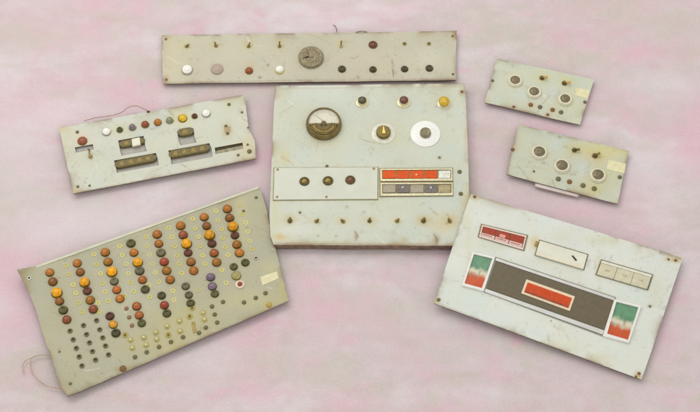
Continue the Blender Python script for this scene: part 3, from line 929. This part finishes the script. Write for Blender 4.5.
# pointer knob on clear skirt
R = 12 * PX
sk = lathe('knob_skirt', [(R, 0), (R, .0010), (R * .9, .0018), (R * .5, .0022)], [mat('milky_knob_skirt', lin(226, 224, 204), .25, coat=.5, noise=.15, scale=120)], 36)
o = p.place('pointer_knob', sk, 383.4, 133.4, .001)
rk = 7.4 * PX
kn = lathe('knob_body', [(rk, .002), (rk, .007), (rk * .9, .0088), (rk * .6, .0092), (0, .0092)], [mat('olive_knob_body', lin(122, 106, 58), .35, .5, noise=.3, scale=200)], 28)
link('knob_body', kn, o)
V = [(-rk * .34, -rk * .62, .0092), (rk * .42, -rk * .55, .0092), (0.0, rk * .95, .0092), (-rk * .2, -rk * .5, .0125), (rk * .26, -rk * .45, .0125), (0, rk * .8, .0118)]
link('pointer', mesh_from('pointer', V, [(3, 4, 5), (0, 1, 4, 3), (1, 2, 5, 4), (2, 0, 3, 5)], [M_GOLD]), o)
for k in range(9):
    a = math.radians(-60 + k * 37)
    link('skirt_mark', tube_mesh('skirt_mark', [(R * .74 * math.cos(a), R * .74 * math.sin(a), .0020), (R * .88 * math.cos(a), R * .88 * math.sin(a), .0018)], .0009, M_WHITEP, 5, None, False), o)
# white disc with a small knob
R = 15.2 * PX
wd = lathe('white_disc', [(R, 0), (R, .0014), (R * .97, .0020), (R * .4, .0022), (0, .0022)], [M_WHITEP], 44)
o = p.place('disc_knob', wd, 425.4, 133.8, .001)
rk = 5.4 * PX
kn = lathe('small_knob_body', [(rk * 1.05, .002), (rk, .0075), (rk * .85, .0085), (rk * .75, .0080), (rk * .4, .0080), (rk * .3, .0088), (0, .0089)], [mat('grey_olive_knob', lin(140, 132, 104), .4, .5, noise=.3, scale=300)], 24)
link('knob_body', kn, o)
for k in range(20):
    a = math.radians(k * 18)
    link('disc_mark', tube_mesh('disc_mark', [(R * .62 * math.cos(a), R * .62 * math.sin(a), .0022), (R * .68 * math.cos(a), R * .68 * math.sin(a), .0022)], .00035, mat('faint_disc_ink', lin(222, 220, 210), .6), 4, None, False), o)
# raised white sub plate with three small knobs
sp = p.prism('sub_plate_gasket', [(273.6, 167.4), (378.4, 166.8), (378.2, 199.8), (272.8, 200.6)], .0001, .0010, mat('olive_gasket', lin(160, 150, 108), .6, noise=.35, scale=120), bevel=.0002)
sp = p.prism('sub_plate', [(274.4, 167.8), (377.6, 167.2), (377.4, 198.8), (273.6, 199.6)], .0010, .0024, mat('white_sub_plate', lin(209, 211, 196), .45, noise=.06, scale=40), bevel=.0003)


def small_knob(P, x, y, c1, c2, d=10):
    r = d * PX / 2
    a = lathe('collar_%s_%.1f' % (c1.name, d), [(r * 1.12, .0022), (r * 1.08, .0030), (r, .0036), (r * .95, .0048), (r * .74, .0055), (r * .64, .0046), (r * .3, .0045)], [c1], 22)
    o = P.place('small_knob', a, x, y, .004)
    link('knob_cap', lathe('cap_%s_%.1f' % (c2.name, d), [(r * .64, .0045), (r * .5, .0054), (r * .2, .0058), (0, .0058)], [c2], 18), o)


small_knob(p, 304.4, 181, M_DKBRASS, M_OLIVE, 9.4)
small_knob(p, 328, 180.4, M_DKBRASS, M_OLIVE, 9.8)
small_knob(p, 350.3, 179.6, M_DKBRASS, lamp_mat('maroon'), 9.4)
for x, y in [(277.6, 169.4), (373.8, 168.6), (277, 196.8), (326.4, 196.8)]:
    p.place('screw', lathe('plate_screw', [(.0022, .0022), (.002, .003), (0, .0034)], [M_OLIVE], 10), x, y, .0026)
for x, y, dd in [(327, 166.2, 3.4), (459.6, 171.8, 4.4), (460.8, 193.8, 4.4), (462, 91.6, 3), (371.5, 168.6, 2.4)]:
    p.screw(x, y, dd, M_DULL if dd > 3.2 else M_RUST)
# illuminated button block
bf = p.prism('button_block', [(379.2, 168), (452.8, 167.6), (453.4, 196), (379.6, 196.6)], .0001, .0012, mat('olive_gold_bezel', lin(138, 124, 84), .4, .5, noise=.3, scale=200), bevel=.0003)
M_CF = mat('cream_silver_frame', lin(208, 200, 168), .32, .35, noise=.2)
xs = [382.4, 396.4, 410.3, 424.3, 438.0, 451.2]
p.frame('block_frame', [(380.2, 168.6), (452.2, 168.2), (452.6, 180.6), (380.4, 181)], [(382, 170), (451, 169.6), (451.2, 178.4), (382.2, 178.8)], .0012, .0030, M_CF, parent=bf)
p.frame('block_frame', [(380.4, 182.8), (452.6, 182.4), (453, 195.2), (380.6, 195.8)], [(382, 184.2), (451.4, 183.8), (451.6, 192.8), (382.2, 193.4)], .0012, .0030, M_CF, parent=bf)
M_OR = mat('orange_button', lin(220, 84, 12), .4, noise=.14, scale=200, rnd=.05, spec=.25)
M_GB = mat('beige_grey_button', lin(164, 154, 130), .4, coat=.2, noise=.25, scale=250)
M_GD = mat('slate_grey_button', lin(112, 104, 98), .35, noise=.35, scale=250)
M_OB = mat('olive_beige_button', lin(172, 158, 116), .45, noise=.35, scale=250)
for k in range(5):
    a, b2 = xs[k] + .5, xs[k + 1] - .9
    p.prism('button', [(a, 170.6), (b2, 170.4), (b2, 178), (a, 178.2)], .0012, .0032, M_OR if k < 4 else mat('blank_white_button', lin(226, 228, 214), .4), parent=bf, bevel=.0005)
    o = p.prism('button', [(a, 184.8), (b2, 184.6), (b2 + .1, 192.4), (a + .1, 192.6)], .0012, .0030, [M_GB, M_GD, M_GB, M_GD, M_OB][k], parent=bf, bevel=.0005)
for x, y in [(402.6, 187.2), (431, 187.6), (416.4, 174.6)]:
    p.place('button_glint', lathe('button_glint', [(.0016, 0), (.0012, .0006), (0, .0007)], [M_CREAM], 10), x, y, .003, parent=None).location += p.n * .0031
# bottom row of small levers
for k, (x, y, a) in enumerate([(289.8, 220.6, 80), (316.4, 221, 10), (343.3, 221.2, 170), (369.5, 220.8, 80), (396.9, 220.8, 20), (423.4, 220.6, 60), (449.9, 221, 140)]):
    p.toggle(x, y, a, 2.2, 5.2 if k in (0, 5) else 4.4, M_OLIVE, M_DKBRASS if k in (0, 5, 3) else M_OLIVE, 50)
for k, (x, y) in enumerate([(300, 212.5), (439.5, 157.4)]):
    p.screw(x, y, 2.2, M_DULL)

# ================================================================== 4 and 5: two small switch panels
M_CAPD = mat('brown_olive_cap', lin(122, 110, 84), .28, .35, noise=.2, scale=160)


def ring_knob(P, x, y, d=15.5, cap=10.4):
    r = d * PX / 2; c = cap * PX / 2
    sk = lathe('ring_skirt_%.1f' % d, [(r * 1.02, 0), (r * 1.02, .001), (r * .97, .0026), (r * .9, .0044), (r * .82, .0052), (c * 1.03, .0050), (c * 1.0, .0036)], [M_IVORYRING], 30)
    o = P.place('ring_knob', sk, x, y, .0028, random.random() * 6)
    cp = lathe('ring_cap_%.1f' % cap, [(c * .99, .0036), (c * .98, .0048), (c * .86, .0056), (c * .62, .0054), (c * .5, .0060), (c * .25, .0057), (0, .0057)], [M_CAPD], 24)
    co = link('knob_cap', cp, o)
    link('pointer_line', tube_mesh('pointer_line', [(0, c * .1, .0059), (0, c * .8, .0057)], .0005, M_OLIVE, 5, None, False), co)
    return o


p = Panel('small_switch_panel', 'upper of the two small cream three-knob panels, far right of the strip panel', 'control panel',
          [(497.3, 58.7, 0), (491, 80.5, .5), (484.7, 102.4, 1)], [(594, 79.2, 0), (587, 102, .5), (580, 125, 1)], (.005, .005, .005), .002, 'two small switch panels')
p.plate((199, 203, 184), 51, stains=[(542, 77, 9, 6, (206, 200, 140), .6), (566, 82, 10, 6, (208, 200, 138), .6), (486, 101, 4, 4, (190, 178, 140), .7), (514, 107, 3, 2, (178, 140, 110), .8), (548, 115, 3, 2, (176, 128, 100), .8),
                                     (531, 105, 5, 4, (204, 186, 140), .6), (553, 110, 5, 4, (204, 186, 140), .6), (565, 99, 12, 9, (206, 204, 160), .6), (515, 80, 12, 9, (206, 206, 168), .5), (513, 66, 1.4, 1.2, (160, 160, 140), .7),
                                     (525, 94, 10, 4, (198, 206, 200), .6), (555, 92, 8, 8, (200, 206, 200), .6), (590, 84, 4, 8, (206, 206, 180), .5)],
        lines=[([(512, 93), (518, 92), (522, 94)], .5, (184, 188, 176), .6), ([(490, 104), (540, 115), (578, 124.6)], .6, (170, 150, 130), .5)], edge=(3, .5))
p.batten(.06, .94, .08, .16, 0); p.batten(.06, .94, .82, .9, 0)
for x, y in [(515.2, 80.4), (534.2, 91.8), (565.2, 99)]:
    ring_knob(p, x, y, 15.2, 10)
p.toggle(542, 77.6, -15, 5, 5.4, M_GOLD, M_DKBRASS, 68)
p.toggle(564.4, 82.8, -12, 6, 5.6, M_GOLD, M_DKBRASS, 70)
for x, y, m in [(530.7, 104.8, M_RUST), (540, 107, M_DULL), (552.6, 109.8, M_RUST), (561, 112.2, M_DULL)]:
    p.screw(x, y, 4.8, m, name='stud')
for x, y, dd, m in [(492.6, 80.6, 3.2, M_DULL), (585, 102, 3.8, M_DULL), (513.8, 106.8, 3, M_RUST), (547.8, 114.6, 3, M_RUST)]:
    p.screw(x, y, dd, m)
p.tag([(576, 87.2), (590, 90), (588, 98.4), (575, 95.4)])

p = Panel('small_switch_panel', 'lower of the two small three-knob panels, yellowed corner, clear strip at its edge', 'control panel',
          [(518.8, 124.6, 0), (512, 150, .5), (506.4, 174.4, 1)], [(629, 150.8, 0), (623, 177, .5), (618, 204, 1)], (.006, .006, .006), .002, 'two small switch panels')
p.plate((194, 197, 177), 67, stains=[(596, 150, 30, 9, (206, 200, 142), .75), (612, 152, 18, 8, (208, 202, 150), .7), (574, 149, 9, 5, (196, 184, 130), .6), (595, 158, 10, 7, (200, 180, 116), .7), (562, 166, 12, 9, (200, 204, 190), .5),
                                     (598, 176, 14, 10, (206, 200, 140), .7), (594, 190, 8, 5, (204, 190, 116), .7), (583, 186, 6, 4, (200, 190, 140), .5), (556, 145, 10, 10, (198, 206, 200), .6), (585, 168, 9, 10, (200, 208, 204), .6), (520, 134, 6, 8, (198, 198, 170), .5),
                                     (513, 149, 4, 4, (196, 176, 140), .7), (560, 137, 3, 1.4, (160, 150, 120), .7), (616, 195, 6, 8, (204, 204, 178), .5)],
        lines=[([(527, 166), (540, 168), (550, 170)], .5, (186, 180, 158), .6), ([(558, 136.5), (562, 137.4)], .6, (130, 120, 92), .8), ([(563, 146), (568, 148)], .6, (140, 130, 100), .6)], edge=(3, .5))
p.batten(.06, .94, .08, .16, 0); p.batten(.06, .94, .82, .9, 0)
for x, y in [(539.4, 152), (562, 165.6), (598, 175)]:
    ring_knob(p, x, y, 16.6, 11.4)
p.toggle(574.4, 149.8, -15, 5, 5.4, M_DKBRASS, M_DKBRASS, 68)
p.toggle(595, 155.4, 12, 5, 5.8, M_OLIVE, M_DKBRASS, 68)
for x, y, m in [(558.3, 179, M_DULL), (569.5, 181.8, M_RUST), (583, 185.5, M_DULL), (594.2, 188.6, M_DULL)]:
    p.screw(x, y, 5.2, m, name='stud')
for x, y, dd, m in [(512.6, 149.6, 4.2, M_RUST), (619.8, 177.2, 4.4, M_DULL), (533.9, 171.4, 2.6, M_DULL)]:
    p.screw(x, y, dd, m)
p.tag([(608.4, 159.4), (626, 164), (624.4, 173.4), (606.6, 169)])
# clear strip sticking out below the lower edge
p.prism('clear_strip', [(536, 182.4), (579, 193), (578, 197), (534.4, 186.2)], -.0050, -.0024, M_ACR, bevel=.0004)
p.wire('strip_edge_wire', [(535.6, 182), (534.6, 184.6), (536, 186.6), (548, 190), (562, 193.4), (577, 196.6), (579.6, 194.4)], .0007, M_WIRE, [.006, .004, .003, .003, .003, .003, .005])

# ================================================================== 6: large lamp board, lower left
p = Panel('lamp_board', 'large olive grey board with columns of orange and yellow lamps, lower left', 'control panel',
          [(18, 272.4, 0), (29, 292, .165), (36.5, 311, .32), (42.5, 332, .49), (50, 354, .66), (56.5, 376, .84), (61, 388, .94), (67.6, 396.8, 1)],
          [(260, 187.4, 0), (266.6, 210, .2), (271, 230, .38), (276.4, 252, .57), (282.4, 276, .79), (289, 301, 1)], (.008, .008, .008), .0022)
lamps = []
for cx in [
    [(49.5, 271.8, 'orange'), (52.5, 281, 'brown'), (56.5, 292, 'yellow'), (59.3, 300.6, 'brown'), (63, 309.4, 'green'), (66.5, 319, 'redbrown')],
    [(77, 262.5, 'orange'), (80, 271.4, 'brown'), (84.3, 281.6, 'yellow'), (87, 290.2, 'maroon'), (90, 299.5, 'amber'), (93, 308.6, 'redbrown')],
    [(105, 251.6, 'orange'), (107.8, 261.2, 'amber'), (111.5, 271, 'yellow'), (114, 280.6, 'grey'), (116.5, 289.2, 'orangered'), (119.7, 298, 'orange')],
    [(130.7, 242.6, 'green'), (133.7, 252, 'orange'), (137.5, 261.6, 'yellow'), (139.5, 270.2, 'grey'), (142.3, 279.2, 'orangered'), (145, 288.6, 'green')],
    [(157, 233.6, 'orange'), (158.6, 243, 'orange'), (160.8, 252, 'grey'), (164, 261.2, 'red'), (166.5, 270, 'amber'), (170, 279, 'orange')],
    [(180.5, 225, 'orange'), (183, 234.2, 'redbrown'), (186.4, 242.8, 'yellow'), (188, 252, 'maroon'), (190.8, 261.2, 'brown'), (193.5, 270, 'orange')],
    [(204, 216.4, 'orange'), (206.5, 225.2, 'brown'), (209.4, 234.2, 'yellow'), (211.8, 242.8, 'maroon'), (214, 252.4, 'orangered'), (216.5, 261.6, 'amber')],
    [(227.2, 208.2, 'orange'), (229.5, 217.2, 'brown'), (232.8, 225.8, 'yellow'), (234.8, 234.6, 'maroon'), (236.8, 243.8, 'amber'), (239.3, 252.2, 'orange')]]:
    lamps.append(cx)
extra = [(109.7, 315.5, 'maroon'), (113, 324, 'yellow2'), (115.7, 332.5, 'dark'), (136.5, 305.6, 'orangered'), (139, 314.6, 'orangered'), (141.5, 322.6, 'green'), (161.5, 295, 'green'), (164.2, 304.6, 'red'), (166.7, 312.8, 'green'),
         (185.5, 285.6, 'grey'), (188.7, 294.4, 'grey'), (190.5, 302.6, 'green'), (210.5, 276.6, 'purple'), (212.2, 285.8, 'purple'), (214.7, 293.2, 'green'), (233.7, 266.2, 'green'), (245.2, 262, 'green')]
dots = [[(70, 331), (73.2, 339.7), (76.3, 348.3), (79.2, 356.8), (81.9, 365.9)], [(83.5, 325.5), (86.5, 334.5), (89.5, 342.8), (92.5, 351.5), (95.5, 360)], [(96.5, 320.5), (99.7, 329.7), (102.7, 337.8), (105.5, 346), (108.5, 354.8)]]
sts = [(123, 369, 6, 3, (150, 118, 54), .8), (269, 305, 5, 4, (190, 164, 84), .8), (21, 274, 6, 4, (140, 124, 92), .8), (25, 282, 5, 8, (160, 150, 112), .6), (250, 300, 30, 10, (190, 184, 136), .6), (160, 345, 40, 10, (188, 178, 128), .6),
       (240, 225, 8, 40, (196, 190, 140), .5), (180, 320, 40, 20, (186, 178, 124), .7), (70, 384, 3, 4, (150, 138, 100), .6), (130, 300, 40, 20, (186, 186, 164), .5), (59.5, 352, 1.4, 2.6, (140, 132, 104), .8), (283, 290, 5, 12, (188, 176, 110), .6),
       (63, 388, 5, 5, (170, 150, 110), .6), (270, 268, 10, 7, (196, 192, 140), .5), (96, 376, 4, 2, (176, 160, 110), .5), (88, 383, 2, 1.5, (150, 136, 90), .6)]
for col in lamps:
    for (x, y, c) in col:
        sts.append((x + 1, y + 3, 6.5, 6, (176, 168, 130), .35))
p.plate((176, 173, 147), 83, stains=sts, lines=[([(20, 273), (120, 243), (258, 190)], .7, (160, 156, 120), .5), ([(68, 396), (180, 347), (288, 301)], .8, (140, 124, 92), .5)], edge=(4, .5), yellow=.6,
        lift=lambda S, T: .009 * np.clip(1 - S / .10, 0, 1) ** 2 * np.clip(1 - T / .35, 0, 1) ** 1.5 + .002 * np.clip(1 - S / .12, 0, 1) ** 2, ragged=.4)
p.batten(.08, .95, .08, .12, 0); p.batten(.08, .95, .88, .93, 0)
# pale turned lip along the far edge
p.prism('turned_lip', [(22, 270.6), (258, 186.4), (258.6, 188.4), (23, 272.8)], .0001, .0010, mat('pale_turned_lip', lin(206, 206, 180), .45, noise=.12, scale=60), bevel=.0003)
LAMP_COL['yellow2'] = lin(216, 150, 36)
CNAME['yellow2'] = 'dull_yellow'
for col in lamps:
    for (x, y, c) in col:
        p.lamp(x, y, 9.3 if c == 'yellow' else 8.0, c, M_LAMPRIM if c != 'yellow' else M_DKBRASS, .6 if c == 'yellow' else .48, rw=1.14)
for (x, y, c) in extra:
    p.lamp(x, y, 7.8 if c not in ('green', 'grey') else 7.2, c, M_LAMPRIM, .45, rw=1.14)
for ci, col in enumerate(lamps[1:]):
    for k, (x, y, c) in enumerate(col):
        p.eyelet(x - 11.2 + .4 * random.uniform(-1, 1), y + 3 + .5 * random.uniform(-1, 1))
for (x, y, c) in lamps[-1]:
    p.eyelet(x + 13, y - 3)
for (x, y) in [(98, 303), (124.5, 296), (150, 297), (174, 300), (198.5, 290), (222, 270), (226, 283), (148.5, 285.5), (173, 291), (99.5, 312)]:
    p.eyelet(x, y)
for col in dots:
    for (x, y) in col:
        p.socket(x, y, 5.0, M_DULL)
for (x, y) in [(126.5, 308.6), (129.2, 317.4), (132, 325.6)]:
    p.screw(x, y, 4.2, mat('brown_small_stud', lin(150, 112, 84), .5, .2))
for (x, y) in [(130.4, 339.6), (132.2, 347.6), (143.7, 337.2), (146, 344.6), (155.8, 332), (156.6, 338.8), (167, 325.9), (179.5, 320.8), (180, 330.8), (203, 312.6), (204.5, 319.2)]:
    p.pin(x, y, 3.8)
for (x, y) in [(125, 334.6), (168.2, 334.4), (189.6, 316), (192, 307.5)]:
    p.pin(x, y, 4.2, False)
p.prism('key_slot', [(191.4, 322.6), (194.6, 321.6), (196.6, 332), (193.2, 333.2)], .0001, .0007, M_OLIVE)
for (x, y) in [(135, 357.2), (146.7, 352.2), (159, 347), (171, 342), (183, 337.2), (205.8, 327.8), (217.2, 322.6), (214.7, 314.6), (212, 306.6), (223, 302), (244, 302.5), (255.8, 298), (265.5, 293.2), (199, 333)]:
    p.screw(x, y, 4.4, M_DULL)
p.socket(256, 258, 4.2, M_STEEL)
p.lamp(236.2, 275.4, 8, 'olive', M_OLIVE, .3)
o = p.lamp(239.9, 284, 5, 'redbrown', mat('pink_white_bezel', lin(228, 206, 184), .5), .5, rw=1.9)
p.tag([(260, 277), (277, 271.4), (278.6, 278.4), (262.6, 285)])
p.socket(29.6, 279.4, 4.2, mat('pale_grommet', lin(226, 224, 206), .4), 'grommet').location += Vector((0, 0, .0045))
for (x, y, dd) in [(70.4, 384, 3.4), (256.2, 197.6, 3.2), (243.6, 211, 3), (59.6, 352, 2.6)]:
    p.screw(x, y, dd, M_DULL)
p.screw(123, 368.8, 6.4, M_RUST); p.screw(269, 305, 5.6, mat('ochre_screw', lin(190, 164, 84), .6, .2))
p.wire('loose_wire', [(52, 356), (44, 355), (36, 356), (31.4, 359), (30.6, 366), (33, 374), (40, 381.6), (48, 386.4), (58, 388.6), (64, 390)], .00085, M_THREAD, [.004, .003, .003, .003, .004, .003, .003, .003, .003, .004])
p.wire('loose_wire', [(31.4, 358), (26, 360.4), (22.6, 366), (24, 374)], .0007, M_THREAD, [.0032, .002, .002, .001])

# ================================================================== 7: indicator panel, lower right, leaning on the console corner
p = Panel('indicator_panel', 'white panel with two red and green windows joined by a dark band, lower right', 'control panel',
          [(471, 193.8, 0), (452, 248.6, .5), (433.6, 303, 1)], [(683, 257.6, 0), (662, 320, .51), (641.4, 379.6, 1)], (.0195, .0095, .0150), .0024)
RU = (160, 130, 74)
p.plate((217, 220, 211), 97, stains=[(474, 196.5, 4, 3, (184, 166, 104), .9), (677, 260, 6, 3.4, (180, 156, 96), .8), (668, 259, 3, 2, (190, 170, 110), .7), (436, 301, 4, 3.4, (196, 170, 110), .8), (638, 376, 4, 4, (180, 150, 90), .8),
                                     (535, 243, 5, 7, (206, 180, 100), .6), (604, 240, 20, 6, (204, 204, 172), .6), (560, 236, 12, 6, (208, 208, 180), .5), (600, 265, 6, 12, (206, 200, 160), .5), (540, 262, 24, 6, (210, 210, 190), .5), (495, 247, 12, 6, (206, 208, 180), .6),
                                     (656, 290, 8, 14, (210, 208, 182), .6), (480, 320, 40, 8, (214, 226, 222), .5), (560, 345, 20, 6, (220, 222, 200), .5), (597, 308, 2, 2, (180, 180, 160), .4), (650, 306, 3, 2, (170, 166, 140), .7), (548, 338, 2, 4, (190, 186, 160), .6),
                                     (468, 225, 4, 30, (210, 210, 180), .5), (600, 358, 14, 5, (206, 200, 160), .5)],
        lines=[([(478, 196), (530, 211), (600, 231)], .7, (196, 182, 140), .5), ([(660, 252.6), (672, 256), (681, 258.5)], .9, (150, 122, 74), .7), ([(435, 302), (530, 339), (600, 364)], .7, (150, 126, 92), .45), ([(549, 334), (549, 341)], .5, (170, 166, 140), .6)], edge=(4, .5), yellow=.3)
# rear foot holds the raised side off the cloth, the far corner rests on the console
p.batten(.5, .9, .3, .38, 0); p.batten(.1, .9, .8, .86, 0)
M_BLK = mat('grey_brown_bezel', lin(126, 118, 92), .5, .2, noise=.3)


def lerp2(a, b, t):
    return (a[0] + (b[0] - a[0]) * t, a[1] + (b[1] - a[1]) * t)


def inset(q, s, t):
    """quad shrunk by fractions s along and t across"""
    f = lambda u, v: lerp2(lerp2(q[0], q[1], u), lerp2(q[3], q[2], u), v)
    return [f(s, t), f(1 - s, t), f(1 - s, 1 - t), f(s, 1 - t)]


def sub(q, s0, s1, t0, t1):
    f = lambda u, v: lerp2(lerp2(q[0], q[1], u), lerp2(q[3], q[2], u), v)
    return [f(s0, t0), f(s1, t0), f(s1, t1), f(s0, t1)]


# red trio
q = [(481, 223.6), (528.2, 235), (524.4, 251), (477.6, 236.8)]
blk = p.prism('red_button_block', q, .0001, .0012, mat('brown_gold_bezel', lin(140, 122, 88), .4, .3, noise=.25), bevel=.0003)
q2 = inset(q, .03, .06)
p.frame('block_frame', q2, inset(q, .055, .15), .0012, .0034, mat('pinkish_white_frame', lin(232, 216, 204), .35, noise=.08), parent=blk)
M_RED = mat('faded_red_button', lin(166, 62, 38), .35, noise=.25, scale=260, spec=.3)
M_PINKW = mat('pale_pink_strip', lin(228, 190, 182), .4, noise=.15, scale=300)
for k in range(3):
    s0 = .065 + k * .295; s1 = s0 + .275
    b1 = p.prism('button', sub(q, s0, s1, .17, .6), .0012, .0034, M_RED, parent=blk, bevel=.0004)
    b2 = p.prism('button_strip', sub(q, s0, s1, .61, .84), .0012, .0032, M_PINKW, parent=blk, bevel=.0003)
p.prism('worn_print', sub(q, .43, .55, .36, .58), .0035, .0037, mat('worn_pink_print', lin(226, 160, 146), .5, noise=.4, scale=500), parent=blk, bevel=0)
for k in (0, 1, 2):
    s0 = .09 + k * .295
    p.prism('worn_print', sub(q, s0, s0 + .2, .68, .74), .0033, .0035, mat('faded_brown_print', lin(176, 128, 112), .5, noise=.5, scale=700), parent=blk, bevel=0)
# blank block in the middle
q = [(539.2, 239.4), (588.6, 254.2), (584.2, 270.2), (534.4, 255.2)]
blk = p.prism('blank_button_block', q, .0001, .0012, M_BLK, bevel=.0003)
p.prism('cover', inset(q, .02, .05), .0012, .0040, mat('blank_cover_white', lin(222, 222, 204), .4, noise=.08, scale=80), parent=blk, bevel=.0005)
p.prism('cover_ledge', sub(q, .03, .97, .80, .94), .0040, .0048, mat('blank_cover_cream', lin(228, 220, 196), .4, noise=.08, scale=80), parent=blk, bevel=.0003)
p.prism('cover_slot', [(571.4, 255.8), (573.2, 255.4), (577.2, 260.2), (575.6, 261)], .0040, .0044, M_BLACK, parent=blk, bevel=0)
p.prism('broken_clip', [(535.8, 241), (538.6, 241.6), (537, 246.4), (534.4, 245.8)], .0001, .0018, mat('brown_glue', lin(170, 136, 64), .5, noise=.4, scale=500), bevel=.0004)
# blank block at the right
q = [(601, 259.2), (653.4, 274.4), (648.2, 290.2), (595.2, 274.8)]
blk = p.prism('blank_button_block', q, .0001, .0012, M_BLK, bevel=.0003)
p.prism('cover_ledge', sub(q, .02, .98, .05, .2), .0012, .0040, mat('blank_cover_white', lin(222, 222, 204), .4), parent=blk, bevel=.0004)
for k in range(3):
    s0 = .025 + k * .318
    bb = p.prism('button', sub(q, s0, s0 + .312, .22, .94), .0012, .0036 + .0002 * k, mat('blank_beige_button', lin(208, 202, 174), .45, noise=.12, scale=120), parent=blk, bevel=.0005)
    p.prism('worn_print', sub(q, s0 + .12, s0 + .2, .5, .58), .0038 + .0002 * k, .0040 + .0002 * k, mat('faint_beige_print', lin(190, 180, 150), .6), parent=blk, bevel=0)
# band assembly
band = [(495.6, 257.4), (615.6, 298), (602.8, 335.6), (483.8, 290.8)]
tr = p.prism('band_surround', [(495.4, 256.6), (616, 297.2), (602.6, 336.4), (483.4, 291.6)], .0001, .0012, mat('grey_band_surround', lin(150, 148, 132), .4, .4, noise=.2), bevel=.0003)
p.prism('dark_band', [(495.6, 261.2), (613.6, 300.6), (604.2, 329.6), (486.2, 288)], .0012, .0022, mat('olive_brown_band', lin(102, 91, 68), .4, noise=.12, scale=200), parent=tr, bevel=.0003)
p.prism('trim_strip', [(496.4, 258), (615, 297.8), (614, 300.4), (495.6, 260.4)], .0012, .0030, M_SILVER, parent=tr, bevel=.0003)
p.prism('trim_strip', [(486, 288.8), (604.2, 330.6), (602.8, 334.6), (484.4, 291.6)], .0012, .0030, M_SILVER, parent=tr, bevel=.0003)
q = [(526.4, 279.2), (575, 296.4), (569.8, 311), (521.2, 293.2)]
rb = p.prism('red_bar_bezel', q, .0022, .0036, mat('cream_bar_bezel', lin(232, 214, 180), .35, noise=.1), bevel=.0004)
p.prism('red_bar', inset(q, .045, .16), .0036, .0046, mat('orange_red_bar', lin(204, 74, 22), .35, noise=.14, scale=150, spec=.3), parent=rb, bevel=.0005)
p.prism('bar_edge', sub(q, .05, .95, .74, .84), .0046, .0048, mat('dark_red_edge', lin(150, 66, 40), .5, noise=.3), parent=rb, bevel=0)


def flagf(seed, off):
    G = np.array(lin(100, 146, 112)); W = np.array(lin(216, 210, 184)); Rr = np.array(lin(214, 90, 44)); Rd = np.array(lin(184, 78, 34)); DK = np.array(lin(96, 88, 66))

    def f(s, t):
        n = float(fbm(np.array(s * 5 + seed), np.array(t * 7 + seed), seed, 4)) - .5
        n2 = float(fbm(np.array(s * 12 + seed), np.array(t * 4), seed + 3, 3)) - .5
        tt = t + n * .16
        g = 1 - min(1, max(0, (tt - (.40 + off)) / .14))
        r = min(1, max(0, (tt - (.60 + off) + n2 * .1) / .12))
        c = W * (1 - g) + G * (1 + n * .5) * g
        c = c * (1 - r) + (Rr * (.5 + n2) + Rd * (.5 - n2)) * r
        streak = math.exp(-((s - .62 - n * .1) / .06) ** 2) * math.exp(-((t - .55) / .12) ** 2)
        c = c * (1 - .5 * streak) + DK * .5 * streak
        sm = math.exp(-((t - .66) / .05) ** 2) * max(0, (1 - s * 1.4)) * .55
        c = c * (1 - sm) + DK * sm
        return c
    return f


for outer, inner, sd, of in [([(472.4, 251.8), (495.2, 257), (483.8, 291), (462, 285.2)], [(474, 254), (492.4, 258.4), (481.8, 288), (464.6, 283.2)], 3, -.03),
                             ([(614.4, 299.2), (641.6, 305.6), (629, 342.8), (602.8, 335.8)], [(616.6, 301.6), (638.4, 307.2), (628, 339.8), (607.2, 333.6)], 8, .02)]:
    fr = p.frame('window_frame', outer, inner, .0001, .0042, mat('white_window_frame', lin(232, 230, 224), .35, noise=.06))
    p.print_sheet('window_film', inner, .0016, flagf(sd, of), parent=fr)
for x, y, dd, m in [(438.6, 299.8, 3.6, M_DULL), (675.6, 260.4, 3, M_RUST), (668.6, 259.4, 2.4, M_RUST), (639, 373.6, 3.2, M_RUST), (636, 376.6, 2.4, M_RUST), (650, 306.4, 2.4, M_DULL), (474.6, 196.8, 3, M_RUST)]:
    p.screw(x, y, dd, m)
